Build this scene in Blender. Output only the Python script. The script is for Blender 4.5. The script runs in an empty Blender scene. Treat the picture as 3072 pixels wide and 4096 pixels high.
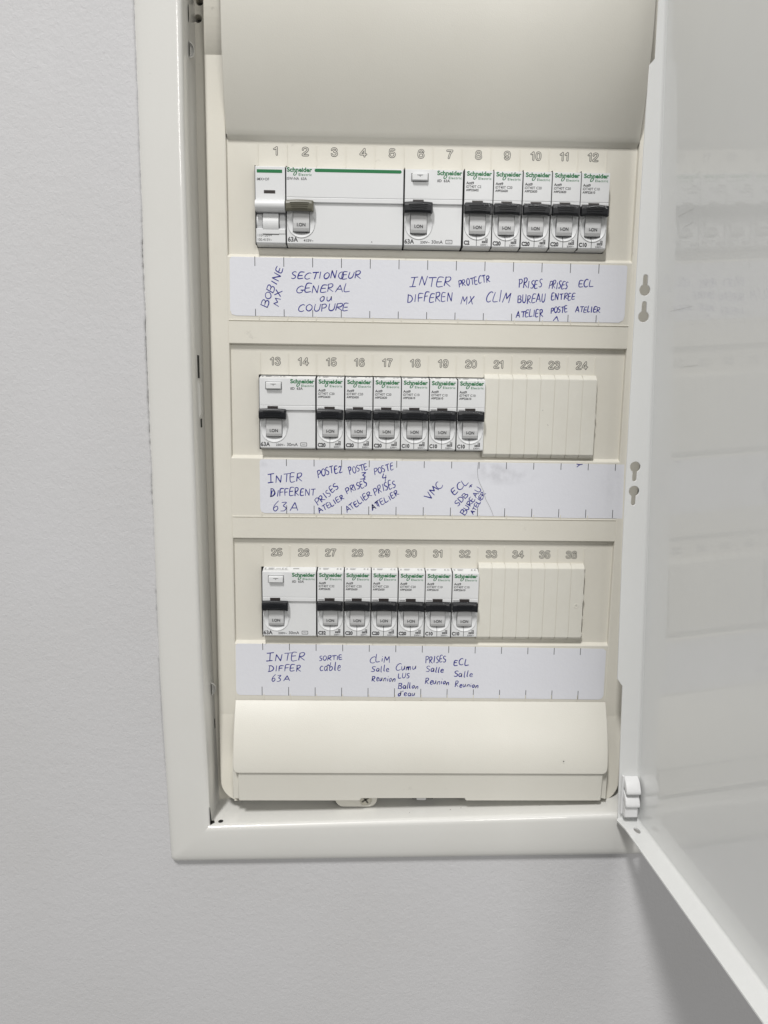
import bpy, math, random
from mathutils import Vector, Matrix
random.seed(7)
MM = 0.001
scene = bpy.context.scene
col = scene.collection

# ------------------------------------------------------------ camera, light, exposure
cd = bpy.data.cameras.new('camera'); cam = bpy.data.objects.new('camera', cd); col.objects.link(cam)
R0 = Vector((0.99972861, -0.01893395, 0.01357217)); R1 = Vector((0.01031953, -0.16238416, -0.98667365)); R2 = Vector((0.02088554, 0.98654594, -0.1621447))
cp = Vector((70.025, -504.543, -141.401)) * MM
cam.matrix_world = Matrix(((R0.x, -R1.x, -R2.x, cp.x), (R0.y, -R1.y, -R2.y, cp.y), (R0.z, -R1.z, -R2.z, cp.z), (0, 0, 0, 1)))
cd.sensor_fit = 'HORIZONTAL'; cd.sensor_width = 36; cd.lens = 36 * 3078.165 / 3072
cd.clip_start = 0.01; cd.clip_end = 50
scene.camera = cam

w = bpy.data.worlds.new('World'); scene.world = w; w.use_nodes = True
bg = w.node_tree.nodes['Background']; bg.inputs[0].default_value = (1.0, 0.985, 0.95, 1); bg.inputs[1].default_value = 0.23

def area(name, loc, target, sx, sy, power, color):
    l = bpy.data.lights.new(name, 'AREA'); l.shape = 'RECTANGLE'; l.size = sx; l.size_y = sy; l.energy = power; l.color = color
    o = bpy.data.objects.new(name, l); col.objects.link(o); o.location = loc
    o.rotation_euler = (Vector(target) - Vector(loc)).to_track_quat('-Z', 'Y').to_euler()
    return o
area('ceiling_light', (-0.60, -2.05, 2.70), (0.1, 0, -0.2), 0.24, 0.7, 88, (1.0, 0.985, 0.965))
area('fill_light', (0.75, -2.6, 0.9), (0.1, 0, -0.3), 0.6, 0.6, 14.5, (1.0, 0.98, 0.95))  # added fill, no visible source; brightens the left inner wall and box rim

scene.view_settings.view_transform = 'Standard'; scene.view_settings.look = 'None'
scene.view_settings.exposure = 0.11; scene.view_settings.gamma = 1

# ------------------------------------------------------------ materials
def mat(name, c, rough=0.45, spec=0.5, grime=0.0, gscale=30, bump=0.0, bscale=600, coat=0.0, tint=(0.62, 0.58, 0.5), spots=0.0):
    m = bpy.data.materials.new(name); m.use_nodes = True
    nt = m.node_tree; b = nt.nodes['Principled BSDF']
    b.inputs['Base Color'].default_value = (*c, 1); b.inputs['Roughness'].default_value = rough
    b.inputs['Specular IOR Level'].default_value = spec; b.inputs['Coat Weight'].default_value = coat
    b.inputs['Coat Roughness'].default_value = 0.02
    tc = nt.nodes.new('ShaderNodeNewGeometry')
    if grime > 0:
        n = nt.nodes.new('ShaderNodeTexNoise'); n.inputs['Scale'].default_value = gscale; n.inputs['Detail'].default_value = 8
        n.inputs['Roughness'].default_value = 0.65
        nt.links.new(tc.outputs['Position'], n.inputs['Vector'])
        r = nt.nodes.new('ShaderNodeMapRange'); r.inputs['From Min'].default_value = 0.35; r.inputs['From Max'].default_value = 0.8
        r.inputs['To Max'].default_value = grime
        nt.links.new(n.outputs['Fac'], r.inputs['Value'])
        mx = nt.nodes.new('ShaderNodeMix'); mx.data_type = 'RGBA'
        mx.inputs['A'].default_value = (*c, 1); mx.inputs['B'].default_value = (c[0]*tint[0], c[1]*tint[1], c[2]*tint[2], 1)
        nt.links.new(r.outputs['Result'], mx.inputs['Factor']); nt.links.new(mx.outputs['Result'], b.inputs['Base Color'])
        r2 = nt.nodes.new('ShaderNodeMapRange'); r2.inputs['To Min'].default_value = rough - 0.06; r2.inputs['To Max'].default_value = rough + 0.1
        nt.links.new(n.outputs['Fac'], r2.inputs['Value']); nt.links.new(r2.outputs['Result'], b.inputs['Roughness'])
    if spots > 0:
        src = b.inputs['Base Color'].links[0].from_socket
        n = nt.nodes.new('ShaderNodeTexNoise'); n.inputs['Scale'].default_value = 75; n.inputs['Detail'].default_value = 5; n.inputs['Roughness'].default_value = .7
        nt.links.new(tc.outputs['Position'], n.inputs['Vector'])
        r = nt.nodes.new('ShaderNodeMapRange'); r.inputs['From Min'].default_value = 0.68; r.inputs['From Max'].default_value = 0.78; r.inputs['To Max'].default_value = spots
        nt.links.new(n.outputs['Fac'], r.inputs['Value'])
        mx = nt.nodes.new('ShaderNodeMix'); mx.data_type = 'RGBA'; nt.links.new(src, mx.inputs['A']); mx.inputs['B'].default_value = (.22, .2, .18, 1)
        nt.links.new(r.outputs['Result'], mx.inputs['Factor']); nt.links.new(mx.outputs['Result'], b.inputs['Base Color'])
    if bump > 0:
        n = nt.nodes.new('ShaderNodeTexNoise'); n.inputs['Scale'].default_value = bscale; n.inputs['Detail'].default_value = 4
        nt.links.new(tc.outputs['Position'], n.inputs['Vector'])
        bp = nt.nodes.new('ShaderNodeBump'); bp.inputs['Strength'].default_value = bump; bp.inputs['Distance'].default_value = 0.0004
        nt.links.new(n.outputs['Fac'], bp.inputs['Height']); nt.links.new(bp.outputs['Normal'], b.inputs['Normal'])
    return m

M = {}
M['cover'] = mat('ivory_plastic', (0.735, 0.712, 0.64), 0.42, 0.4, 0.14, 22, 0.12, 1500, spots=.3)
M['cover2'] = mat('ivory_plastic_flap', (0.71, 0.695, 0.635), 0.36, 0.4, 0.12, 14, 0.14, 1500, spots=.16)
M['blank'] = mat('ivory_plastic_blank', (0.73, 0.715, 0.65), 0.42, 0.4, 0.14, 60, 0.12, 1500, spots=.3)
M['frame'] = mat('white_paint_frame', (0.76, 0.757, 0.73), 0.3, 0.5, 0.09, 12, 0.05, 700, coat=0.5, spots=.15)
M['door'] = mat('white_paint_door', (0.80, 0.81, 0.805), 0.34, 0.5, 0.07, 9, 0.0, 900, coat=0.85)
M['white'] = mat('white_plastic', (0.76, 0.77, 0.78), 0.38, 0.45, 0.03, 60)
M['rocker'] = mat('light_grey_plastic', (0.60, 0.605, 0.61), 0.4, 0.4)
M['black'] = mat('black_plastic', (0.008, 0.009, 0.012), 0.36, 0.45)
M['olive'] = mat('olive_grey_plastic', (0.125, 0.12, 0.09), 0.38, 0.45)
M['window'] = mat('dark_window', (0.035, 0.028, 0.027), 0.4)
M['dark'] = mat('dark_gap', (0.012, 0.012, 0.012), 0.7)
M['cavity'] = mat('cavity_paint', (0.10, 0.095, 0.08), 0.6)
M['green'] = mat('green_ink', (0.0, 0.165, 0.045), 0.5)
M['ink'] = mat('dark_grey_ink', (0.06, 0.06, 0.065), 0.6)
M['ink2'] = mat('mid_grey_ink', (0.16, 0.16, 0.165), 0.6)
M['digit'] = mat('digit_relief_shade', (0.06, 0.058, 0.055), 0.6)
M['paper'] = mat('white_paper', (0.755, 0.765, 0.815), 0.75, 0.2, 0.10, 40, 0.25, 500, tint=(0.85, 0.85, 0.9))
M['paper2'] = mat('white_paper_backing', (0.66, 0.665, 0.735), 0.75, 0.2, 0.35, 26, 0.3, 400, tint=(0.75, 0.74, 0.76))
M['pen'] = mat('blue_ballpoint', (0.032, 0.034, 0.27), 0.5, 0.3)
M['tick'] = mat('black_print', (0.05, 0.05, 0.055), 0.6, 0.3)
M['steel'] = mat('zinc_screw', (0.55, 0.53, 0.46), 0.35)
M['steel'].node_tree.nodes['Principled BSDF'].inputs['Metallic'].default_value = 0.7
M['smudge'] = mat('grey_scuff', (0.30, 0.29, 0.27), 0.7)
M['smear'] = mat('door_smear', (0.66, 0.66, 0.65), 0.4)
M['clip'] = mat('white_nylon', (0.80, 0.805, 0.81), 0.35, 0.5)

# painted plaster: rolled texture with trowel drags
def plaster():
    m = bpy.data.materials.new('painted_plaster'); m.use_nodes = True; nt = m.node_tree; b = nt.nodes['Principled BSDF']
    b.inputs['Roughness'].default_value = 0.62; b.inputs['Specular IOR Level'].default_value = 0.3
    g = nt.nodes.new('ShaderNodeNewGeometry')
    n1 = nt.nodes.new('ShaderNodeTexNoise'); n1.inputs['Scale'].default_value = 330; n1.inputs['Detail'].default_value = 6; n1.inputs['Distortion'].default_value = 0.8; n1.inputs['Roughness'].default_value = 0.6
    n2 = nt.nodes.new('ShaderNodeTexNoise'); n2.inputs['Scale'].default_value = 120; n2.inputs['Detail'].default_value = 4
    n3 = nt.nodes.new('ShaderNodeTexVoronoi'); n3.inputs['Scale'].default_value = 420; n3.feature = 'SMOOTH_F1'; n3.inputs['Smoothness'].default_value = 0.6
    n4 = nt.nodes.new('ShaderNodeTexNoise'); n4.inputs['Scale'].default_value = 9; n4.inputs['Detail'].default_value = 5
    for n in (n1, n2, n4): nt.links.new(g.outputs['Position'], n.inputs['Vector'])
    ad = nt.nodes.new('ShaderNodeVectorMath'); ad.operation = 'MULTIPLY_ADD'; ad.inputs[1].default_value = (0.006, 0.006, 0.006)
    nt.links.new(n1.outputs['Color'], ad.inputs[0]); nt.links.new(g.outputs['Position'], ad.inputs[2]); nt.links.new(ad.outputs[0], n3.inputs['Vector'])
    def math_(op, a, bb, val=None):
        q = nt.nodes.new('ShaderNodeMath'); q.operation = op
        nt.links.new(a, q.inputs[0])
        if val is None: nt.links.new(bb, q.inputs[1])
        else: q.inputs[1].default_value = val
        return q.outputs[0]
    h = math_('ADD', math_('MULTIPLY', n1.outputs['Fac'], None, 1.0), math_('MULTIPLY', n3.outputs['Distance'], None, 0.30))
    h = math_('ADD', h, math_('MULTIPLY', n2.outputs['Fac'], None, 0.9))
    bp = nt.nodes.new('ShaderNodeBump'); bp.inputs['Strength'].default_value = 0.32; bp.inputs['Distance'].default_value = 0.0008
    nt.links.new(h, bp.inputs['Height']); nt.links.new(bp.outputs['Normal'], b.inputs['Normal'])
    r = nt.nodes.new('ShaderNodeMapRange'); r.inputs['From Min'].default_value = 0.3; r.inputs['From Max'].default_value = 0.75; r.inputs['To Min'].default_value = 0.0; r.inputs['To Max'].default_value = 1.0
    nt.links.new(n4.outputs['Fac'], r.inputs['Value'])
    mx = nt.nodes.new('ShaderNodeMix'); mx.data_type = 'RGBA'; mx.inputs['A'].default_value = (0.645, 0.645, 0.66, 1); mx.inputs['B'].default_value = (0.62, 0.618, 0.625, 1)
    nt.links.new(r.outputs['Result'], mx.inputs['Factor']); nt.links.new(mx.outputs['Result'], b.inputs['Base Color'])
    return m
M['wall'] = plaster()
def smudged_paper():
    m = M['paper'].copy(); m.name = 'smudged_paper'; nt = m.node_tree; b = nt.nodes['Principled BSDF']
    src = b.inputs['Base Color'].links[0].from_socket
    g = nt.nodes.new('ShaderNodeNewGeometry'); acc = None
    for (x, z, rx, rz, k) in ((158, -199, 26, 7, .42), (150, -193, 16, 5, .3), (232, -205, 10, 14, .15), (2, -193, 8, 3, .3)):
        mp = nt.nodes.new('ShaderNodeMapping'); mp.vector_type = 'TEXTURE'
        mp.inputs['Location'].default_value = (x * MM, -0.0027, z * MM); mp.inputs['Scale'].default_value = (rx * MM, 0.02, rz * MM)
        nt.links.new(g.outputs['Position'], mp.inputs['Vector'])
        gr = nt.nodes.new('ShaderNodeTexGradient'); gr.gradient_type = 'SPHERICAL'; nt.links.new(mp.outputs[0], gr.inputs[0])
        q = nt.nodes.new('ShaderNodeMath'); q.operation = 'MULTIPLY'; q.inputs[1].default_value = k; nt.links.new(gr.outputs['Fac'], q.inputs[0])
        if acc is None: acc = q.outputs[0]
        else:
            a = nt.nodes.new('ShaderNodeMath'); a.operation = 'ADD'; nt.links.new(acc, a.inputs[0]); nt.links.new(q.outputs[0], a.inputs[1]); acc = a.outputs[0]
    n = nt.nodes.new('ShaderNodeTexNoise'); n.inputs['Scale'].default_value = 170; n.inputs['Detail'].default_value = 6; nt.links.new(g.outputs['Position'], n.inputs['Vector'])
    r = nt.nodes.new('ShaderNodeMapRange'); r.inputs['From Min'].default_value = .38; r.inputs['From Max'].default_value = .68; nt.links.new(n.outputs['Fac'], r.inputs['Value'])
    t = nt.nodes.new('ShaderNodeMath'); t.operation = 'MULTIPLY'; nt.links.new(acc, t.inputs[0]); nt.links.new(r.outputs['Result'], t.inputs[1])
    mx = nt.nodes.new('ShaderNodeMix'); mx.data_type = 'RGBA'; nt.links.new(t.outputs[0], mx.inputs['Factor']); nt.links.new(src, mx.inputs['A']); mx.inputs['B'].default_value = (.30, .30, .33, 1)
    nt.links.new(mx.outputs['Result'], b.inputs['Base Color']); return m
M['paper_s'] = smudged_paper()

# ------------------------------------------------------------ mesh helpers (all sizes in millimetres)
def link(name, me, parent=None, loc=(0, 0, 0), bevel=0, seg=2, smooth=False, auto=None):
    o = bpy.data.objects.new(name, me); col.objects.link(o); o.location = Vector(loc) * MM
    if parent: o.parent = parent
    if smooth:
        for p in me.polygons: p.use_smooth = True
    if bevel:
        b = o.modifiers.new('bevel', 'BEVEL'); b.width = bevel * MM; b.segments = seg; b.limit_method = 'ANGLE'; b.angle_limit = math.radians(25)
        b.harden_normals = False
    return o
def pyd(name, vs, fs, m, parent=None, **k):
    me = bpy.data.meshes.new(name); me.from_pydata([Vector(v) * MM for v in vs], [], fs); me.materials.append(M[m]); me.update()
    return link(name, me, parent, **k)
class MB:
    def __init__(s): s.v = []; s.f = []
    def add(s, vs, fs):
        n = len(s.v); s.v += [tuple(v) for v in vs]; s.f += [tuple(i + n for i in f) for f in fs]; return s
    def box(s, x0, x1, y0, y1, z0, z1):
        return s.add([(x0, y0, z0), (x1, y0, z0), (x1, y1, z0), (x0, y1, z0), (x0, y0, z1), (x1, y0, z1), (x1, y1, z1), (x0, y1, z1)],
                     [(0, 1, 5, 4), (1, 2, 6, 5), (2, 3, 7, 6), (3, 0, 4, 7), (4, 5, 6, 7), (3, 2, 1, 0)])
    def prof(s, pts, x0, x1):
        """closed (y,z) profile swept along x"""
        n = len(pts)
        vs = [(x0, y, z) for y, z in pts] + [(x1, y, z) for y, z in pts]
        fs = [(i, (i + 1) % n, n + (i + 1) % n, n + i) for i in range(n)] + [tuple(range(n))[::-1], tuple(range(n, 2 * n))]
        return s.add(vs, fs)
    def build(s, name, m, parent=None, recalc=True, **k):
        import bmesh
        me = bpy.data.meshes.new(name); me.from_pydata([Vector(v) * MM for v in s.v], [], s.f); me.materials.append(M[m])
        if recalc:
            bm = bmesh.new(); bm.from_mesh(me); bmesh.ops.recalc_face_normals(bm, faces=bm.faces); bm.to_mesh(me); bm.free()
        me.update()
        return link(name, me, parent, **k)

def conv(o):
    bpy.context.view_layer.update()
    dg = bpy.context.evaluated_depsgraph_get()
    me = bpy.data.meshes.new_from_object(o.evaluated_get(dg))
    bpy.data.objects.remove(o)
    return me
def plate(name, loops, m, y_front, thick, parent=None, bevel=0.0, **k):
    """flat sheet in the x-z plane with holes; loops = lists of (x,z); front face at y_front"""
    c = bpy.data.curves.new('c', 'CURVE'); c.dimensions = '2D'; c.fill_mode = 'BOTH'
    for lp in loops:
        s = c.splines.new('POLY'); s.points.add(len(lp) - 1); s.use_cyclic_u = True
        for p, (x, z) in zip(s.points, lp): p.co = (x * MM, z * MM, 0, 1)
    c.extrude = (thick / 2 - bevel) * MM; c.bevel_depth = bevel * MM; c.bevel_resolution = 1
    c.offset = -bevel * MM
    o = bpy.data.objects.new('c', c); col.objects.link(o); me = conv(o)
    yc = (y_front + thick / 2) * MM
    for v in me.vertices: v.co = (v.co.x, yc - v.co.z, v.co.y)
    me.name = name; me.materials.clear(); me.materials.append(M[m])
    return link(name, me, parent, **k)

_font = {}
def glyphs(txt, bold=0.0, outline=0.0, spacing=1.0):
    key = (txt, bold, outline, spacing)
    if key not in _font:
        c = bpy.data.curves.new('t', 'FONT'); c.body = txt; c.size = 1; c.offset = bold; c.resolution_u = 3; c.space_character = spacing
        if outline: c.fill_mode = 'NONE'; c.bevel_depth = outline; c.bevel_resolution = 0
        o = bpy.data.objects.new('t', c); col.objects.link(o)
        _font[key] = conv(o)
    return _font[key]
CAP = None
def text(name, txt, x0, x1, zb, cap, y, m, parent, bold=0.012, outline=0.0, lift=0.06, spacing=1.0, shear=0.0):
    """flat print facing -y fitted to a width and a capital height"""
    global CAP
    if CAP is None:
        g = glyphs('H'); CAP = max(v.co.y for v in g.vertices)
    g = glyphs(txt, bold, outline, spacing)
    xs = [v.co.x for v in g.vertices]; a, b = min(xs), max(xs)
    sx = (x1 - x0) / (b - a); sz = cap / CAP
    me = g.copy(); me.name = name; me.materials.clear(); me.materials.append(M[m])
    for v in me.vertices:
        X, Z = v.co.x, v.co.y
        v.co = ((x0 + (X - a) * sx + shear * Z * sz) * MM, (y - lift) * MM - (v.co.z * sz * MM if outline else 0), (zb + Z * sz) * MM)
    return link(name, me, parent)

def tag(o, label, cat, group=None, kind=None):
    if label: o['label'] = label
    if cat: o['category'] = cat
    if group: o['group'] = group
    if kind: o['kind'] = kind
    return o
def empty(name, loc=(0, 0, 0)):
    o = bpy.data.objects.new(name, None); col.objects.link(o); o.location = Vector(loc) * MM; o.empty_display_size = 0.01
    return o
def copy_tree(o, parent=None):
    c = o.copy(); col.objects.link(c); c.parent = parent
    for ch in list(o.children): copy_tree(ch, c)
    return c
def lerp(a, b, t): return a + (b - a) * t

# ============================================================ the wall
RING = [(-36, -434), (250, -424), (252, 320), (-39, 320)]
def wall():
    mb = MB(); O = [(-1500, -1400), (1700, -1400), (1700, 1400), (-1500, 1400)]; I = [(-52, -448), (266, -444), (268, 340), (-55, 340)]
    vs = [(x, -24, z) for x, z in O] + [(x, -24, z) for x, z in I]
    fs = [(i, (i + 1) % 4, 4 + (i + 1) % 4, 4 + i) for i in range(4)]
    o = pyd('wall', vs, fs, 'wall'); o['kind'] = 'structure'
    # plaster built up against the frame's left edge, with a ragged line
    n = 420; vs = []; fs = []; rs = random.Random(3); j = 0; wob = 0
    for i in range(n + 1):
        z = lerp(-421, 200, i / n)
        xe = frame_left(z)
        wob = wob * 0.86 + rs.uniform(-0.35, 0.35)
        if rs.random() < 0.04: j = rs.uniform(-0.5, 0.7)
        e = max(-0.12, 0.65 + wob * 0.8 + j)
        if -60 < z: e = 0.9 + wob * 0.35
        fade = min(1, max(0, (z + 420) / 260.0)); fade = fade * fade * (3 - 2 * fade)
        top = lerp(-24.1, -28.3, fade)
        if fade < .35: e = min(e, -0.1)
        vs += [(xe - 46, -24.03, z), (xe - 24, lerp(-24, top, 0.30), z), (xe - 9, lerp(-24, top, 0.8), z), (xe - 1.4 + e * 0.5, top, z), (xe + e, top + 0.15 + rs.uniform(0, .12), z), (xe + e + 0.15, -23.5, z)]
    for i in range(n):
        for k in range(5): a = i * 6 + k; fs.append((a, a + 1, a + 7, a + 6))
    p = pyd('plaster_edge', vs, fs, 'wall', parent=o, smooth=True)
def frame_left(z):
    pts = [(-461, -60.6), (-361, -63.9), (-245, -64.7), (-37, -65.3), (70, -65.5), (350, -65.8)]
    for (a, b), (c, d) in zip(pts, pts[1:]):
        if z <= c: return lerp(b, d, (z - a) / (c - a))
    return pts[-1][1]
wall()

# ============================================================ the cabinet: frame, inner box, front cover, door
cab = empty('electrical_cabinet', (0, 0, 0))
tag(cab, 'open white recessed electrical cabinet with ivory front cover holding three rows of breakers', 'electrical cabinet')

def sweep_frame():
    inner = [(-33.5, -433.2), (253, -422.8), (255, 330), (-38.8, 330)]
    outer = [(-60.6, -460.6), (281, -454.8), (283, 358), (-65.9, 358)]
    path_i, path_o = [], []
    sg = [(-1, -1), (1, -1), (1, 1), (-1, 1)]
    def between(p, q, n): return [(lerp(p[0], q[0], i / n), lerp(p[1], q[1], i / n)) for i in range(1, n)]
    r = 3.4
    extra_l = [(70, -37.6, -65.5), (4.7, -38.2, -65.4), (-173, -37.4, -65.0), (-327, -36.0, -64.1)]
    for c in range(4):
        ix, iz = inner[c]; ox, oz = outer[c]; sx, sz = sg[c]
        arc = []
        for k in range(7):
            a = math.radians(15 * k); arc.append((ox - sx * r + sx * r * math.cos(a), oz - sz * r + sz * r * math.sin(a)))
        if c in (0, 2): arc = arc if True else arc
        # order so the loop runs left-bottom -> right-bottom -> right-top -> left-top
        if c in (1, 3): arc = arc[::-1]
        if c == 0: seq = arc
        elif c == 1: seq = arc
        elif c == 2: seq = arc
        else: seq = arc
        for k, p in enumerate(seq):
            path_o.append(p); path_i.append((ix + (k - 3) * 0.02 * (1 if c in (0, 1) else -1), iz))
        if c == 3:
            for z, xi, xo in extra_l: path_i.append((xi, z)); path_o.append((xo, z))
    prof = [(0.0, 14), (0.0, 2), (0.0, -26.5), (0.012, -28.1), (0.045, -29.35), (0.09, -29.9), (0.14, -30.05), (0.35, -30.0), (0.6, -29.75), (0.8, -29.2), (0.9, -28.6), (0.96, -27.8), (0.99, -26.8), (1.0, -25.6), (1.0, -22.5)]
    n = len(path_i); mb = MB(); vs = []
    for (ix, iz), (ox, oz) in zip(path_i, path_o):
        for t, y in prof: vs.append((lerp(ix, ox, t), y, lerp(iz, oz, t)))
    k = len(prof); fs = []
    for i in range(n):
        j = (i + 1) % n
        for q in range(k - 1): fs.append((i * k + q, i * k + q + 1, j * k + q + 1, j * k + q))
    mb.add(vs, fs)
    return mb.build('frame', 'frame', cab, smooth=True)
frame = sweep_frame()
# corner order above: each corner arc runs counter-clockwise seen from the room
# punched tabs and slots in the left inner wall
def wx(z):
    pts = [(-433.2, -33.5), (-327, -36.0), (-173, -37.4), (4.7, -38.2), (70, -37.6), (330, -38.8)]
    for (a, b), (c, d) in zip(pts, pts[1:]):
        if z <= c: return lerp(b, d, (z - a) / (c - a)) + 0.03
    return -38.8
def half_moon(yc, z, r, h):
    x = wx(z) + 0.1; vs = []; fs = []; n = 14
    for i in range(n + 1):
        a = -math.pi / 2 + math.pi * i / n
        ca = max(0, math.cos(a)); vs += [(x, yc + r * 0.8 * ca, z + r * math.sin(a)), (x + .35 + h * ca, yc + r * 0.62 * ca, z + r * 0.92 * math.sin(a)), (x + .3 + h * 0.8 * ca, yc + r * 0.36 * ca, z + r * 0.8 * math.sin(a))]
    for i in range(n):
        for k in (0, 1): a = i * 3 + k; fs.append((a, a + 1, a + 4, a + 3))
    t = pyd('punched_tab', vs, fs, 'frame', frame, smooth=True)
    vs = [(x + 0.12, yc - 0.5, z + r * math.sin(-math.pi/2 + math.pi*i/n) * 0.9) if False else (x + 0.15, yc - 0.6 + r * 0.42 * math.cos(-math.pi / 2 + math.pi * i / n), z + r * 0.84 * math.sin(-math.pi / 2 + math.pi * i / n)) for i in range(n + 1)]
    pyd('tab_hole', vs, [tuple(range(n + 1))], 'dark', frame)
half_moon(-13.5, 51.5, 4.8, 2.7)
half_moon(-5.5, -347, 4.8, 2.7)
def slot(y0, y1, z0, z1, m='dark', lift=0.12, name='slot'):
    x = (wx(z0) + wx(z1)) / 2 + lift
    pyd(name, [(wx(z0) + lift, y0, z0), (wx(z0) + lift, y1, z0), (wx(z1) + lift, y1, z1), (wx(z1) + lift, y0, z1)], [(0, 1, 2, 3)], m, frame)
slot(-12.6, -7.2, -138.4, -124.2); slot(-8.4, -4.2, -169.5, -163.9); slot(0, 2.0, -378, -371)
# embossed bump between the two slots
z0, z1 = -163.5, -139.5
mb = MB(); mb.add([(wx(z1), -13.5, z1), (wx(z1), -4, z1), (wx(z0), -3, z0), (wx(z0), -12.5, z0), (wx(z1) + 1.0, -11.5, z1 - 3), (wx(z1) + 1.0, -5.2, z1 - 3), (wx(z0) + 1.0, -4.2, z0 + 3), (wx(z0) + 1.0, -10.5, z0 + 3)],
    [(4, 5, 6, 7), (0, 1, 5, 4), (1, 2, 6, 5), (2, 3, 7, 6), (3, 0, 4, 7)]); mb.build('embossed_strip', 'frame', frame)
pyd('slot', [(wx(73) + .12, -13.0 + 1.2 * math.cos(a * math.pi / 6), 71 + 5 * math.sin(a * math.pi / 6)) for a in range(12)], [tuple(range(12))], 'dark', frame)
# open corner joint and drain hole on the bottom ledge
pyd('corner_gap', [(-33.3, -28.4, -432.6), (-33.25, -23.6, -433.0), (-33.3, -25.4, -427), (-33.45, -27.2, -420.5), (-33.5, -28.4, -421)], [(0, 1, 2, 3, 4)], 'dark', frame)
pyd('corner_gap', [(-33.4, -28.6, -433.02), (-30.8, -25.6, -432.93), (-31.6, -23.2, -432.9), (-33.4, -23.5, -433.0)], [(0, 1, 2, 3)], 'dark', frame)
def ledge_z(x): return -433.2 + (x + 33.5) / 274 * 10
pyd('drain_hole', [(-27.1 + 1.7 * math.cos(a * math.pi / 8), -24.2 + 1.9 * math.sin(a * math.pi / 8), ledge_z(-27.1 + 1.7 * math.cos(a * math.pi / 8)) + 0.1) for a in range(16)], [tuple(range(16))], 'dark', frame)
pyd('drain_hole', [(9 + 4 * math.cos(a * math.pi / 8), 6 + 2.5 * math.sin(a * math.pi / 8), ledge_z(9 + 4 * math.cos(a * math.pi / 8)) + 0.1) for a in range(16)], [tuple(range(16))], 'dark', frame)

# inner box behind the cover
mb = MB()
mb.add([(-60, 60, 340), (270, 60, 340), (270, 60, -445), (-60, 60, -445)], [(0, 1, 2, 3)])
mb.add([(-40, 14, 340), (-60, 14.2, 340), (-60, 14.2, -445), (-36, 14, -445)], [(0, 1, 2, 3)])
mb.build('back_box', 'cavity', cab, recalc=False)
def circle(cx, cz, r, n=24, a0=0): return [(cx + r * math.cos(a0 + 2 * math.pi * i / n), cz + r * math.sin(a0 + 2 * math.pi * i / n)) for i in range(n)]
rim = plate('box_rim', [[(-41, 330), (-25, 330), (-25, -440), (-41, -440)], circle(-35.8, 76.0, 2.3), circle(-34.6, 85.6, 2.3)], 'cover', 5.0, 7.0, cab, bevel=0.4)
mb = MB(); mb.box(243, 252, 6, 12, -440, 330); mb.box(-30, 245, 9, 14, -438, -418); mb.build('box_rim', 'frame', cab)

# ------------------------------------------------ the front cover
cover = empty('front_cover'); cover.parent = cab
P = 126.165
# recess floor with the three device windows
def rect(x0, x1, z0, z1): return [(x0, z0), (x1, z0), (x1, z1), (x0, z1)]
plate('cover_plate', [rect(-19.6, 235.6, -358, 14)] + [rect(-1.1, 217.3, -57.3 - k * P, (-9.3 if k < 2 else -9.9) - k * P) for k in range(3)], 'cover', 0, 2.0, cover)
# cross bands with the label ledge
for k in range(3):
    z = -k * P; x0, x1 = -19.3, 235.3
    if k < 2:
        pts = [(0.6, -61.0), (0, -61.2), (-2.2, -62.9), (-2.4, -63.3), (-2.4, -101.3), (-2.75, -101.5), (-2.75, -101.9), (-2.1, -102.0), (-2.1, -102.4), (-2.75, -102.5), (-2.85, -115.9), (-2.4, -116.3), (0.6, -116.6)]
    else:
        pts = [(0.6, -61.0), (0, -61.2), (-2.2, -62.9), (-2.4, -63.3), (-2.4, -105.5), (0.6, -105.5)]
    mb = MB(); mb.prof([(y, zz + z) for y, zz in pts], x0, x1); mb.build('cross_band', 'cover', cover)
# thin moulded column ribs
rib = None
for k in range(3):
    for i in range(13):
        x = i * 18
        for (za, zb, y) in ((4.6, -9.0, 0), (-98.6, -101.3, -2.4)):
            if k == 2 and za < 0: za, zb = -98.6, -103
            if k == 2 and za > 0: zb = -9.7
            if y == 0 and zb < 0 or True:
                mb = MB(); mb.prof([(0, za), (-0.42, za - 0.1), (-0.42, zb + 0.1), (0, zb)], -0.26, 0.26)
                mb.build('column_rib', 'cover', cover, loc=(x, y, -k * P))
# side margins, with the face leaning forward above and below
def yfront(z):
    if z > 53: return -2.6 - 13 * (1 - math.exp(-(z - 53) / 24.0))
    if z < -366: return -2.6 - (-366 - z) * 0.14
    return -2.6
def margin(side):
    zs = [300, 200, 150, 120, 105, 95, 88, 82, 76, 71, 67, 63, 60, 57, 55, 53.4, 53, 52.6, 20, -100, -230, -365.6, -366, -366.4, -380, -400, -410] + [-412 - 13.5 * math.sin(math.radians(a)) for a in range(10, 91, 10)]
    vs = []; fs = []
    for z in zs:
        xo = 31.2; 
        if side > 0: xo = 249 - 235.3 + 19.3
        if z < -412: xo = xo - 13.5 + 13.5 * math.cos(math.asin(min(1, (-412 - z) / 13.5)))
        xo = max(xo, 19.4)
        y = yfront(z); xo -= 0.22 * (-2.6 - y) * (1 if side < 0 else 1.4); pts = [(xo, y + 5.5), (xo, y + 0.9), (xo - 0.5, y + 0.2), (max(xo - 1.2, 19.35), y), (20.0, y), (19.3, y + .25), (18.75 if side < 0 else 19.0, 0.6)]
        for u, yy in pts:
            x = -u if side < 0 else 235.3 - 19.3 + u
            vs.append((x, yy, z))
    k = 7
    for i in range(len(zs) - 1):
        for q in range(k - 1): fs.append((i * k + q, i * k + q + 1, (i + 1) * k + q + 1, (i + 1) * k + q))
    mb = MB(); mb.add(vs, fs); mb.build('side_margin', 'cover', cover)
margin(-1); margin(1)
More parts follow.
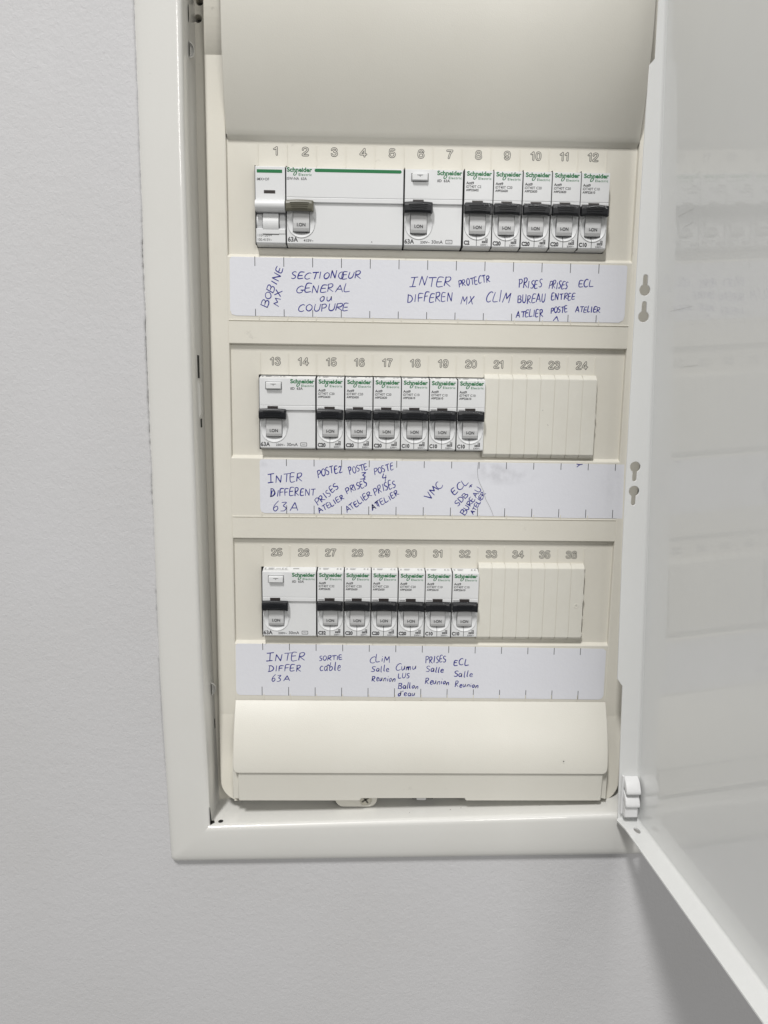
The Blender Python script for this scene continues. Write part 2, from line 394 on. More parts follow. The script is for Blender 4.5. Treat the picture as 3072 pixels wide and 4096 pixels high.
# upper and lower curved flaps
def flap(name, upper):
    n = 26; rows = []
    for i in range(n + 1):
        s = i / n
        if upper: z = 8.6 + 75 * s; y = -2.9 - 19.0 * (0.12 * s + 0.88 * (1 - (1 - s) ** 1.9)); xl = lerp(-18.9, -17.5, min(1, s * 1.1)); xr = lerp(235.2, 233.3, s)
        else: z = -355.6 - 43.0 * s; y = -3.0 - 19.5 * (0.22 * s + 0.78 * (1 - (1 - s) ** 1.8)); xl = lerp(-19.6, -18.6, s); xr = lerp(236.2, 234.0, s)
        rows.append((xl, xr, y, z))
    if upper: rows += [(-17.4, 233.2, -22.6, 110), (-17.4, 233.2, -22.8, 180), (-17.4, 233.2, -20, 300)]
    else:
        rr = 3.0; xl, xr, y, z = rows.pop()
        rows = [r for r in rows if r[3] > -398.7 + rr + .4]
        for a in range(0, 91, 15):
            c = math.cos(math.radians(a)); s_ = math.sin(math.radians(a))
            z_ = -398.6 + rr - rr * s_; q = (-355.6 - z_) / 43.0
            rows.append((xl + rr * (1 - c), xr - rr * (1 - c), -3.0 - 19.5 * (0.22 * q + 0.78 * (1 - (1 - q) ** 1.8)), z_))
    vs = []; fs = []
    th = 2.0
    for xl, xr, y, z in rows: vs += [(xl, y + th + 3, z), (xl, y + 0.5, z), (xl + 0.5, y, z), (xr - 0.5, y, z), (xr, y + 0.5, z), (xr, y + th + 3, z)]
    for i in range(len(rows) - 1):
        for q in range(5): a = i * 6 + q; fs.append((a, a + 1, a + 7, a + 6))
    if not upper: e = (len(rows) - 1) * 6; fs.append(tuple(range(e, e + 6)))
    else:
        # chamfered lower lip down to the recess
        xl, xr, y, z = rows[0]
        b = len(vs); vs += [(xl + .4, -2.2, z - 0.9), (xr - .4, -2.2, z - 0.9), (xl + 1.3, 0.3, z - 3.0), (xr - 1.6, 0.3, z - 3.0)]
        fs += [(2, 3, b + 1, b), (b, b + 1, b + 3, b + 2)]
    mb = MB(); mb.add(vs, fs); o = mb.build(name, 'cover2', cover)
    for p in o.data.polygons: p.use_smooth = False
    import bmesh
    bm = bmesh.new(); bm.from_mesh(o.data)
    for e in bm.edges: e.smooth = (len(e.link_faces) == 2 and e.calc_face_angle(0) < 0.35)
    for f in bm.faces: f.smooth = True
    bm.to_mesh(o.data); bm.free()
    return o
upf = flap('upper_flap', True); lof = flap('lower_flap', False)
# skirt below the lower flap with its stepped bottom edge
plate('skirt', [[(-15.3, -395), (-15.3, -419.1), (-14.6, -419.8), (66.6, -419.6), (67.5, -417.9), (137.6, -417.6), (138.8, -419.4), (230.2, -419.2), (231.0, -418.6), (231.4, -395)]], 'cover2', -21.0, 17, cover, bevel=0.45)
plate('skirt_end', [[(-19.7, -392), (-19.7, -419.6), (-18.2, -420.0), (-14.6, -420.6), (-14.6, -392)]], 'cover2', -17.5, 16, cover, bevel=0.4)
plate('skirt_end', [[(230.0, -392), (230.0, -420.4), (232, -419.2), (235.6, -420.0), (235.6, -392)]], 'cover2', -17.5, 16, cover, bevel=0.4)
# speck on the lower flap
def dot(name, x, y, z, r, m, parent): return pyd(name, [(x + r * math.cos(a * math.pi / 4), y, z + r * 0.9 * math.sin(a * math.pi / 4)) for a in range(8)], [tuple(range(8))], m, parent)
dot('dirt_speck', 203.6, -22.6, -389.6, 0.5, 'ink', lof)
# cross-head screw tab below the skirt
def rrect(x0, x1, z0, z1, r, n=6, corners=(1, 1, 1, 1)):
    out = []
    for (cx, cz, a0, on) in ((x1 - r, z1 - r, 0, corners[0]), (x0 + r, z1 - r, 90, corners[1]), (x0 + r, z0 + r, 180, corners[2]), (x1 - r, z0 + r, 270, corners[3])):
        if on:
            for i in range(n + 1):
                a = math.radians(a0 + 90 * i / n); out.append((cx + r * math.cos(a), cz + r * math.sin(a)))
        else:
            out.append((cx + (r if a0 in (0, 270) else -r), cz + (r if a0 in (0, 90) else -r)))
    return out
tab = plate('screw_tab', [rrect(49.5, 78.4, -428.1, -410, 6.0, 8, (0, 0, 1, 1))], 'cover2', -14, 4, cover, bevel=0.4)
plate('tab_rim', [rrect(61.5, 77.6, -427.5, -412, 6.2, 8, (0, 0, 1, 1)), circle(70.4, -422.6, 4.4)], 'cover2', -14.5, 1, tab, bevel=0.1)
scr = plate('screw', [circle(70.4, -422.6, 3.9)], 'steel', -14.45, 2, tab, bevel=0.5)
for a in (35, 125):
    c, s = math.cos(math.radians(a)), math.sin(math.radians(a)); L, W = 3.0, .6
    pyd('screw_slot', [(70.4 + L * c - W * s, -14.52, -422.6 + L * s + W * c), (70.4 - L * c - W * s, -14.52, -422.6 - L * s + W * c), (70.4 - L * c + W * s, -14.52, -422.6 - L * s - W * c), (70.4 + L * c + W * s, -14.52, -422.6 + L * s - W * c)], [(0, 1, 2, 3)], 'cavity', tab)
mb = MB(); mb.box(102.5, 117, -14, -10, -422.0, -419); mb.build('latch_clip', 'dark', cover)
mb = MB(); mb.box(105.5, 112, -15, -11, -422.5, -418); mb.build('latch_tongue', 'rocker', cover, bevel=.3)
for x, y, s in ((128, -19, 1.0), (135.5, -17, .8), (100, -21, .7), (190, -17, .6), (222, -12, .7)):
    pyd('paint_chip', [(x, y, ledge_z(x) + .08), (x + s, y - .3, ledge_z(x + s) + .08), (x + s * .8, y + s, ledge_z(x + s) + .08)], [(0, 1, 2)], 'smudge', frame)

# column numbers, moulded as outlined figures (thick dark stroke paints in the relief's shading, pale core)
DG = {
'1': (.42, [[(.02, .76), (.18, .84), (.28, 1), (.28, 0)]]),
'2': (.58, [[(.04, .72), (.08, .92), (.29, 1), (.5, .9), (.52, .7), (.38, .46), (.12, .2), (.04, .0), (.55, .0)]]),
'3': (.58, [[(.04, .78), (.12, .95), (.3, 1), (.48, .9), (.48, .68), (.26, .55), (.5, .44), (.54, .22), (.44, .04), (.27, -.01), (.1, .05), (.03, .22)]]),
'4': (.62, [[(.43, 0), (.43, 1), (.02, .27), (.6, .27)]]),
'5': (.58, [[(.5, 1), (.12, 1), (.07, .5), (.28, .62), (.48, .52), (.54, .3), (.46, .07), (.27, -.01), (.1, .05), (.03, .2)]]),
'6': (.58, [[(.52, .8), (.42, .97), (.27, 1), (.1, .86), (.04, .5), (.05, .2), (.15, .02), (.3, -.01), (.46, .06), (.54, .28), (.46, .52), (.3, .6), (.13, .52), (.06, .34)]]),
'7': (.56, [[(.02, 1), (.52, 1), (.3, .6), (.18, 0)]]),
'8': (.58, [[(.29, .54), (.1, .64), (.07, .82), (.16, .97), (.3, 1), (.44, .96), (.5, .8), (.46, .64), (.29, .54), (.08, .42), (.03, .22), (.12, .04), (.29, -.01), (.46, .05), (.55, .22), (.49, .42), (.29, .54)]]),
'9': (.58, [[(.06, .2), (.14, .03), (.3, -.01), (.47, .12), (.53, .5), (.52, .78), (.43, .96), (.28, 1), (.12, .93), (.03, .7), (.11, .48), (.28, .4), (.45, .48), (.52, .66)]]),
'0': (.58, [[(.29, 1), (.1, .88), (.04, .5), (.1, .12), (.29, -.01), (.48, .12), (.54, .5), (.48, .88), (.29, 1)]])}
def stroke(g, pts, r, y):
    if len(pts) > 5:
        q = []; e = [pts[0]] + pts + [pts[-1]]
        for i in range(1, len(e) - 2):
            for s in range(3):
                t = s / 3; a, b, c, d = e[i - 1], e[i], e[i + 1], e[i + 2]
                q.append(tuple(0.5 * (2 * b[k] + (c[k] - a[k]) * t + (2 * a[k] - 5 * b[k] + 4 * c[k] - d[k]) * t * t + (3 * b[k] - a[k] - 3 * c[k] + d[k]) * t ** 3) for k in (0, 1)))
        pts = q + [pts[-1]]
    for i, (x, z) in enumerate(pts):
        n = 8; g.add([(x + r * math.cos(2 * math.pi * k / n), y - i * .0006, z + r * math.sin(2 * math.pi * k / n)) for k in range(n)], [tuple(range(n))])
        if i + 1 < len(pts):
            x2, z2 = pts[i + 1]; l = math.hypot(x2 - x, z2 - z) or 1; ox, oz = -(z2 - z) / l * r, (x2 - x) / l * r
            g.add([(x + ox, y - i * .0006 - .0003, z + oz), (x - ox, y - i * .0006 - .0003, z - oz), (x2 - ox, y - i * .0006 - .0003, z2 - oz), (x2 + ox, y - i * .0006 - .0003, z2 + oz)], [(0, 1, 2, 3)])
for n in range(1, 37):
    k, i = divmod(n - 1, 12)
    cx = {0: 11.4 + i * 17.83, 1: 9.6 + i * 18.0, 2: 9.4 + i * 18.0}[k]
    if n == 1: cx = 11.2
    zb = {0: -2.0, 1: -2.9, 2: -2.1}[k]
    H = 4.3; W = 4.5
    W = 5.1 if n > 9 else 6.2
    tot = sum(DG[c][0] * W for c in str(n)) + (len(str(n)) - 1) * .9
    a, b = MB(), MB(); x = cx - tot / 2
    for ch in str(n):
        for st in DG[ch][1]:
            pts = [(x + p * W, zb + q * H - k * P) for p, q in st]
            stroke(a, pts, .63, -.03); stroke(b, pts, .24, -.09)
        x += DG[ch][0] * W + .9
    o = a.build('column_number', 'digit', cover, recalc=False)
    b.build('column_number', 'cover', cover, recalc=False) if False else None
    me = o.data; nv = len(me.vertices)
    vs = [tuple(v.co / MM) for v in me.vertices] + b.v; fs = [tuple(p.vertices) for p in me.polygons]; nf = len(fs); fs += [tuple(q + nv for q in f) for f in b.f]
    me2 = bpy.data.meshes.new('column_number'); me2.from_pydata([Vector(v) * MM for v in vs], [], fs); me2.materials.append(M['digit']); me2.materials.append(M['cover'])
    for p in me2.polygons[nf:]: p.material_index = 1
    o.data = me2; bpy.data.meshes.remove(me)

# ------------------------------------------------ the door
door = empty('door'); door.parent = cab
door['label'] = 'white sheet-metal door swung open on the right'
def fold_x(z): return lerp(252.9, 237.6, (z + 426) / 446.0)
def free_x(z): return lerp(239.3, 228.7, (z + 426) / 446.0)
dv = Vector((0.077, -0.997, 0))
def on_panel(t, z, off=0):   # t mm from the hinge fold, off = out of the inner face toward the left
    return (fold_x(z) + dv.x * t - off * 0.997, -30 + dv.y * t - off * 0.077, z)
zt, zb_ = 330, -426.3
# hinge flange with keyholes: made flat in its own x-z frame, then laid on the leaning plane
def keyhole(cx, zc, up):
    r, w2, L = 3.3, 1.45, 7.6
    pts = []
    s = 1 if up else -1
    a0 = math.asin(w2 / r)
    for i in range(21):
        a = math.pi / 2 + a0 + (2 * math.pi - 2 * a0) * i / 20
        pts.append((cx + r * math.cos(a), zc + s * r * math.sin(a)))
    for i in range(9):
        a = math.pi * i / 8
        pts.append((cx + w2 * math.cos(a), zc + s * (L + w2 * math.sin(a))))
    return pts
fl_out = []
for x, z in ((228.9, 330), (231.9, 330)): pass
fl_out = [(231.6, 330), (231.7, 76), (232.0, 45.6), (229.0, 42.1), (228.5, 16.4), (228.8, -40), (229.3, -80), (230.3, -163.3), (231.4, -242), (233.7, -327.6), (237.3, -332.7), (238.2, -359.5), (239.9, -419.1), (240.2, zb_), (fold_x(zb_) - 1.8, zb_), (fold_x(330) - 1.8, 330)]
xx_ = [(free_x(330) + 3.6, 330), (free_x(47) + 3.6, 47), (free_x(43), 42.5), (free_x(-330), -330), (free_x(-337) + 3.4, -337), (free_x(zb_) + 0.2, zb_), (fold_x(zb_) - 1.8, zb_), (fold_x(330) - 1.8, 330)]
# free edge: straight below -337 sits proud again at the clip
fl = plate('hinge_flange', [fl_out, keyhole(234.6, -82.8, True), keyhole(234.9, -98.3, True), keyhole(235.9, -189.2, False), keyhole(236.2, -204.4, False)], 'door', -31.0, 1.1, door, bevel=0.15)
# rounded fold + main panel
vs = []; fs = []; zsd = [zt] + [lerp(zt, zb_, i / 12) for i in range(1, 13)]
for z in zsd:
    fx = fold_x(z); row = []
    row += [(fx - 1.8, -31.0, z)]
    for a in range(0, 91, 15):
        t = math.radians(a); row.append((fx - 1.8 + 1.8 * math.sin(t), -31.0 - 1.8 * (1 - math.cos(t)), z))
    for t in (3, 20, 60, 150, 285): row.append(on_panel(t, z))
    # outer skin, one sheet thickness further right
    for t in (285, 1): x, y, zz = on_panel(t, z, -1.1); row.append((x, y, zz))
    row.append((fx + 0.6, -29.9, z)); row.append((fx - 1.8, -29.9, z))
    vs += row; k = len(row)
for i in range(len(zsd) - 1):
    for q in range(k - 1): a = i * k + q; fs.append((a, a + 1, a + k + 1, a + k))
mb = MB(); mb.add(vs, fs); pn = mb.build('door_panel', 'door', door, smooth=True)
import bmesh
bm = bmesh.new(); bm.from_mesh(pn.data)
for e in bm.edges: e.smooth = (len(e.link_faces) == 2 and e.calc_face_angle(0) < 0.6)
bm.to_mesh(pn.data); bm.free()
# bottom flange (horizontal return), with its oval hole
def bf(s, t, z): # s across from the fold (0) toward the free edge (13), t along the door
    x, y, _ = on_panel(t, -426.3); return (x - s * 0.997, y - s * 0.077, z)
zf = -426.6
hole = [(6.0 + 1.9 * math.cos(2 * math.pi * i / 20), 14.5 + 3.1 * math.sin(2 * math.pi * i / 20) * (1.25 if i < 10 else 1)) for i in range(20)]
outl = [(0.0, 0.0), (12.2, -1.2), (14.6, 2.2), (13.0, 12), (12.9, 285), (0.0, 285)]
c = bpy.data.curves.new('c', 'CURVE'); c.dimensions = '2D'; c.fill_mode = 'BOTH'
for lp in (outl, hole):
    s = c.splines.new('POLY'); s.points.add(len(lp) - 1); s.use_cyclic_u = True
    for p, (a, b) in zip(s.points, lp): p.co = (a * MM, b * MM, 0, 1)
c.extrude = 0.5 * MM
o = bpy.data.objects.new('c', c); col.objects.link(o); me = conv(o)
for v in me.vertices:
    x, y, z = bf(v.co.x / MM, v.co.y / MM, zf + v.co.z / MM); v.co = Vector((x, y, z)) * MM
me.name = 'bottom_flange'; me.materials.clear(); me.materials.append(M['door']); link('bottom_flange', me, door)
# rounded inner seam between panel and bottom flange
vs = []; fs = []
for t in (1, 285):
    for a in range(0, 91, 15):
        r = 1.6; th = math.radians(a); off = r * (1 - math.sin(th)) ; up = r * (1 - math.cos(th))
        x, y, z = on_panel(t, -426.3, off); vs.append((x, y, -426.1 + up))
for i in range(6): fs.append((i, i + 1, i + 8, i + 7))
MB().add(vs, fs).build('weld_seam', 'door', door, smooth=True)
# nylon hinge clip: two hooks on a block
clip = empty('hinge_clip'); clip.parent = door
mb = MB(); mb.box(241.8, 250.6, -38.0, -31.2, -421.5, -411.5); mb.build('clip_block', 'clip', clip, bevel=0.8)
def hook(z):
    pts = []
    for (y, zz) in ((-31.2, 8.6), (-33.4, 8.2), (-36.5, 6.4), (-38.8, 3.2), (-40.0, 0.9), (-39.8, -0.7), (-38.4, -1.4), (-37.2, -0.4), (-34.0, 1.2), (-31.2, 1.6)): pts.append((y, zz + z))
    mb = MB(); mb.prof(pts, 241.6, 251.2); mb.build('clip_hook', 'clip', clip, bevel=1.0, seg=3, smooth=True)
hook(-403.6); hook(-412.6)
mb = MB(); mb.box(240.6, 241.9, -33.4, -31.2, -421.5, -394.5); mb.build('clip_side', 'clip', clip, bevel=0.4)
pyd('clip_slot', [(242.0, -35.2, -398.2), (243.6, -38.2, -401.2), (243.4, -38.6, -402.4), (241.8, -35.8, -399.6)], [(0, 1, 2, 3)], 'dark', clip)
# scuffs on the inner door face: slim smears of dirt
for (t, z, dt, dz) in ((26, -46, 18, .35), (34, -53, 10, .3), (21, -97, 26, .25), (40, -129, 16, .5)):
    x0, y0, _ = on_panel(t, z, 0.06); x1, y1, _ = on_panel(t + dt, z, 0.06)
    pyd('scuff_line', [(x0, y0, z), (x1, y1, z + .4), (x1, y1, z + .4 + dz), (x0, y0, z + dz)], [(0, 1, 2, 3)], 'smear' if 'smear' in M else 'door', door)

# ============================================================ modular devices
YF, YL = -8.2, -6.9      # upper and lower face
def body(dev, w, dish_x, split=True):
    # upper block with sloped top and a hairline above the strip
    mb = MB()
    mb.prof([(22, -8.3), (0.5, -9.95), (-1.0, -10.05), (YF, -11.5), (YF, -28.55), (YF + 0.25, -28.6), (YF + 0.25, -28.95), (YF, -29.0), (YF, -31.3), (YF + .15, -31.5), (YL + .3, -31.75), (-2.5, -32.0), (22, -32)], 0.12, w - 0.12)
    mb.build('body', 'white', dev, bevel=0.18)
    # lower block behind the face
    mb = MB(); mb.prof([(22, -32), (-2.6, -32), (-2.6, -55.2), (-1, -56.4), (1, -57), (22, -57)], 0.14, w - 0.14); mb.build('lower_body', 'white', dev)
    outer = [(0.12, -31.6), (w - 0.12, -31.6), (w - 0.12, -55.5), (0.12, -55.5)]
    r = 8.3 if w < 20 else 8.6
    if split or True:
        cz = -43.6
        ring = [(x, z) for x, z in circle(dish_x, cz, r, 56)]
        if dish_x - r < 0.5: ring = [(max(x, 0.55), z) for x, z in ring]
        plate('face_plate', [outer, ring], 'white', YL, 4.2, dev, bevel=0.12)
    mb = MB(); mb.prof([(YL, -55.45), (YL + .5, -55.9), (0.8, -57.1), (0.8, -55.3), (YL + .6, -55.3)], 0.14, w - 0.14); mb.build('lower_bevel', 'white', dev)
    return r
def dish(dev, cx, r, half=4.85):
    """raised round collar with hollowed shoulders and a deeper channel the rocker turns in"""
    cz = -43.6; y0 = YL - 0.45; mb = MB(); n = 44
    vs = []
    for i in range(n):
        a = 2 * math.pi * i / n; c, s_ = math.cos(a), math.sin(a)
        for rr, yy in ((r + .02, YL + .4), (r, y0 + .18), (r - .14, y0)): vs.append((max(cx + rr * c, 0.5) if cx < 12 else cx + rr * c, yy, cz + rr * s_))
    fs = []
    for i in range(n):
        j = (i + 1) % n
        for q in (0, 1): fs.append((i * 3 + q, j * 3 + q, j * 3 + q + 1, i * 3 + q + 1))
    mb.add(vs, fs); R = r - .14; ch = half + .28
    def depth(x, z):
        q = min(1, math.hypot(x, z) / R); return y0 + 1.9 * (1 - q ** 2.6)
    def strip_(xs, chan):
        m = 18; rows = []
        for x in xs:
            h = math.sqrt(max(0, R * R - x * x)); col_ = []
            for k in range(m + 1):
                z = -h + 2 * h * k / m
                y = depth(x, z)
                if chan: y = y0 + min(3.4, (z + h) * 1.05 + .05)
                col_.append((max(cx + x, 0.5) if cx < 12 else cx + x, y, cz + z))
            rows.append(col_)
        for a, b in zip(rows, rows[1:]):
            base = len(mb.v); mb.v += a + b
            for k in range(m): mb.f.append((base + k, base + m + 1 + k, base + m + 2 + k, base + k + 1))
    def rng(a, b, k): return [lerp(a, b, i / k) for i in range(k + 1)]
    strip_(rng(-R, -ch, 7), False); strip_(rng(-ch, ch, 8), True); strip_(rng(ch, R, 7), False)
    for sx in (-ch, ch):
        h = math.sqrt(R * R - sx * sx); m = 18; top_, bot_ = [], []
        for k in range(m + 1):
            z = -h + 2 * h * k / m; top_.append((cx + sx, depth(sx, z), cz + z)); bot_.append((cx + sx, y0 + min(3.4, (z + h) * 1.05 + .05), cz + z))
        base = len(mb.v); mb.v += top_ + bot_
        for k in range(m): mb.f.append((base + k, base + k + 1, base + m + 2 + k, base + m + 1 + k))
    return mb.build('toggle_dish', 'white', dev, recalc=False)
def rocker(dev, cx, txt, half=4.85):
    pts = [(2, -33), (-3.2, -33), (-6.0, -34.0), (-7.0, -37.0), (-7.7, -40.4), (-7.9, -43.6), (-7.7, -46.6), (-7.0, -48.25), (-6.2, -48.4), (-2, -48.4), (2, -48.4)]
    o = MB().prof(pts, cx - half, cx + half).build('rocker', 'rocker', dev, bevel=0.25)
    text('rocker_text', txt, cx - half * .52, cx + half * .52, -45.5, 1.8, -7.95, 'tick', o, bold=0.02)
    g = MB(); g.box(cx + half, cx + half + .22, -6.2, 0, -48.4, -35); g.box(cx - half - .2, cx - half, -5.6, 0, -48.4, -35)
    g.box(cx - half, cx + half, -6.1, -2.5, -48.55, -48.4)
    g.build('rocker_gap', 'ink', dev)
    return o
def handle(dev, x0, x1, m='black'):
    pts = [(-5, -31.9), (-8.6, -31.0), (-10.2, -30.8), (-11.0, -31.4), (-11.5, -33.0), (-11.4, -36.0), (-10.8, -37.3), (-10.0, -37.5), (-9.2, -36.9), (-5, -35.6)]
    n = 12; vs = []; fs = []; k = len(pts)
    for i in range(n + 1):
        t = i / n; x = lerp(x0, x1, t); bow = 0.45 * math.sin(math.pi * t)
        for q, (y, z) in enumerate(pts): vs.append((x, y, z + bow * (1.0 if 2 <= q <= 8 else 0.4)))
    for i in range(n):
        for q in range(k): a = i * k + q; b = i * k + (q + 1) % k; fs.append((a, b, b + k, a + k))
    fs += [tuple(range(k))[::-1], tuple(range(n * k, n * k + k))]
    o = MB().add(vs, fs).build('handle', m, dev, bevel=0.3)
    # grip ribs and end caps
    g = MB()
    for j, z in enumerate((-32.5, -33.6, -34.7, -35.8)):
        xa, xb = x0 + 2.6 + j * .4, x1 - 2.6 - j * .4
        for s in range(6):
            ta, tb = s / 6, (s + 1) / 6; xa_, xb_ = lerp(xa, xb, ta), lerp(xa, xb, tb)
            za = z + 0.45 * math.sin(math.pi * (xa_ - x0) / (x1 - x0)); zb = z + 0.45 * math.sin(math.pi * (xb_ - x0) / (x1 - x0))
            g.add([(xa_, -11.2, za), (xa_, -11.85, za - .15), (xa_, -11.2, za - .45), (xb_, -11.2, zb), (xb_, -11.85, zb - .15), (xb_, -11.2, zb - .45)], [(0, 3, 4, 1), (1, 4, 5, 2)])
    g.box(x0 - 0.15, x0 + 0.9, -10.9, -8, -36.6, -32.2); g.box(x1 - 1.0, x1 + .12, -11.5, -8, -37.2, -31.4)
    g.build('grip_rib', m, o, bevel=0.12)
    return o
def window(dev, x0, x1, z0=-30.95, z1=-29.05, y=YF): return MB().box(x0, x1, y - 0.05, y + .4, z0, z1).build('indicator_window', 'window', dev)
def logo(dev, x, y=YF, zb=-14.5, s=1.0):
    o = text('brand_name', 'Schneider', x, x + 15.3 * s, zb, 2.4 * s, y, 'green', dev, bold=0.035)
    text('brand_name_small', 'Electric', x + 7.1 * s, x + 15.0 * s, zb - 2.25 * s, 1.35 * s, y, 'green', dev, bold=0.015, spacing=1.2)
    # slanted loop that hangs from the h
    pts = []
    n = 22
    def ell(rx, rz, i):
        a = 2 * math.pi * i / n; X, Z = rx * math.cos(a), rz * math.sin(a); return (x + (5.0 + X + 0.42 * Z) * s, zb + (-1.05 + Z) * s)
    vs = []; fs = []
    for i in range(n): p = ell(1.05, 1.25, i); q = ell(0.5, 0.85, i); vs += [(p[0], y - .065, p[1]), (q[0], y - .065, q[1])]
    for i in range(n): a = 2 * i; b = 2 * ((i + 1) % n); fs.append((a, b, b + 1, a + 1))
    pyd('brand_loop', vs, fs, 'green', dev)
def top_print(dev, x, w):
    # tiny print on the sloping upper end
    g = MB()
    def s(xa, xb, u, h):
        ya = -1.4 - u; za = -10.05 - (ya + 1.0) / (YF + 1.0) * 1.45
        yb = ya - h; zb_ = -10.05 - (yb + 1.0) / (YF + 1.0) * 1.45
        g.add([(x + xa, ya, za + .07), (x + xb, ya, za + .07), (x + xb, yb, zb_ + .07), (x + xa, yb, zb_ + .07)], [(0, 1, 2, 3)])
    for (xa, xb) in ((1.0, 2.2), (3.6, 7.6)):
        s(xa, xb, 0.6, .35); s(xa, xb * .97, 1.5, .35); s(xa + .2, xb * .9, 2.4, .35)
    for xa in (12.8, 14.9): s(xa, xa + .35, .6, 2.0); s(xa, xa + 1.2, .6, .35); s(xa, xa + 1.2, 2.3, .35)
    if w > 20: s(8.6, 12, 1.6, .4); s(20, 24, 1.2, .9); s(1, 17, 3.4, .3)
    g.build('end_print', 'ink2', dev, recalc=False)
def factory_icon(dev, x, z):
    g = MB()
    for r in [(0, 3.5, 0, .55), (0, 3.5, .8, 1.3), (0, 0.5, 0, 1.3), (1.1, 1.7, 0, 1.3), (3.0, 3.5, 0, 2.7), (2.0, 2.3, 1.3, 2.7), (2.0, 3.5, 2.3, 2.75), (2.0, 3.4, 1.5, 1.8)]:
        g.add([(x + r[0], YL - .08, z + r[2]), (x + r[1], YL - .08, z + r[2]), (x + r[1], YL - .08, z + r[3]), (x + r[0], YL - .08, z + r[3])], [(0, 1, 2, 3)])
    g.build('wiring_symbol', 'ink2', dev, recalc=False)
def gap(dev, w):
    MB().box(-0.35, 0.11, YF + 1.2, 20, -56.6, -10.4).build('side_gap', 'dark', dev)

def make_breaker(rating, ref):
    w = 17.55; dev = empty('circuit_breaker'); cx = 8.75
    r = body(dev, w, cx); dish(dev, cx, r); rocker(dev, cx, 'I-ON'); handle(dev, 0.25, 16.9)
    window(dev, 4.9, 11.6); logo(dev, 1.3)
    text('series_text', 'Acti9', 1.0, 5.7, -19.5, 1.45, YF, 'ink', dev, bold=0.032)
    text('type_text', 'iDT40T C' + rating, 1.0, 11.4 if len(rating) > 1 else 10.2, -21.6, 1.45, YF, 'ink', dev)
    text('type_text', 'A9P' + ref, 0.9, 8.7, -23.5, 1.25, YF, 'ink', dev, bold=0.032)
    text('rating_text', 'C' + rating, 0.6, 5.7 if len(rating) > 1 else 4.2, -54.7, 2.25, YL, 'tick', dev, bold=0.05)
    factory_icon(dev, 11.9, -53.7); text('rating_text', '230V~', 11.0, 15.6, -55.2, 0.95, YL, 'ink', dev, bold=0.022)
    g = MB()
    for i in range(5): g.add([(0.9 + i * .75, YF - .07, -30.7), (1.4 + i * .75, YF - .07, -30.7), (1.4 + i * .75, YF - .07, -29.9), (0.9 + i * .75, YF - .07, -29.9)], [(0, 1, 2, 3)])
    g.build('side_mark', 'ink2', dev, recalc=False)
    g = MB(); sx = cx - .45
    g.box(sx, sx + .32, YL - .06, YL + 1, -55.4, -51.9)
    yb0 = YL - 0.45; zr = -43.6 - 8.16
    g.add([(sx, yb0 - .02, zr), (sx + .32, yb0 - .02, zr), (sx + .32, yb0 + 3.1, zr + 3.1), (sx, yb0 + 3.1, zr + 3.1)], [(0, 1, 2, 3)])
    g.add([(sx, YL - .06, zr - .2), (sx + .32, YL - .06, zr - .2), (sx + .32, yb0 - .03, zr), (sx, yb0 - .03, zr)], [(0, 1, 2, 3)])
    g.build('pole_seam', 'ink', dev, recalc=False)
    top_print(dev, 0, w); gap(dev, w)
    return dev
def make_rccb():
    w = 35.6; dev = empty('residual_current_switch'); cx = 9.0
    r = body(dev, w, cx); dish(dev, cx, 8.6, 5.0); rocker(dev, cx, 'I.ON', 5.0); handle(dev, -0.1, 17.0)
    window(dev, 5.1, 11.8); logo(dev, 19.7)
    text('type_text', 'iID  63A', 19.8, 27.6, -18.6, 1.5, YF, 'ink', dev, bold=0.022)
    b = plate('test_button', [rrect(4.4, 13.9, -18.2, -14.2, 0.5, 3)], 'white', YF - 2.2, 2.6, dev, bevel=0.35)
    text('button_letter', 'T', 8.3, 10.0, -16.3, 0.7, YF - 2.2, 'ink2', b)
    g = MB(); g.box(7.4, 10.9, YF - 2.27, YF - 2.2, -15.4, -15.1); g.build('button_mark', 'ink2', b)
    g = MB()
    for q in ((3.9, 4.25, -18.4, -13.8), (14.05, 14.4, -18.4, -13.8), (3.9, 14.4, -13.95, -13.75), (3.9, 14.4, -18.6, -18.35)): g.box(q[0], q[1], YF - .06, YF + .1, q[2], q[3])
    g.build('button_gap', 'ink', dev)
    text('rating_text', '63A', 0.4, 6.4, -54.7, 2.5, YL, 'ink', dev, bold=0.03)
    text('rating_text', '230V~', 10.2, 16.0, -54.5, 1.35, YL, 'ink', dev, bold=0.022)
    text('rating_text', '30mA', 17.2, 24.2, -54.5, 1.95, YL, 'ink', dev)
    o, i_ = rrect(25.9, 30.1, -54.6, -52.2, .3, 2), rrect(26.2, 29.8, -54.3, -52.5, .2, 2)
    plate('symbol_box', [o, i_], 'ink', YL - .08, 0.05, dev); text('symbol_wave', '~', 26.9, 29.1, -53.95, 1.3, YL, 'ink', dev)
    top_print(dev, 0, w); gap(dev, w)
    return dev
def stripe(dev, x0, x1, zc, h, rounded=True):
    r = h / 2 - .01 if rounded else 0.1
    plate('green_stripe', [rrect(x0, x1, zc - h / 2, zc + h / 2, r, 5)], 'green', YF - .08, 0.06, dev)
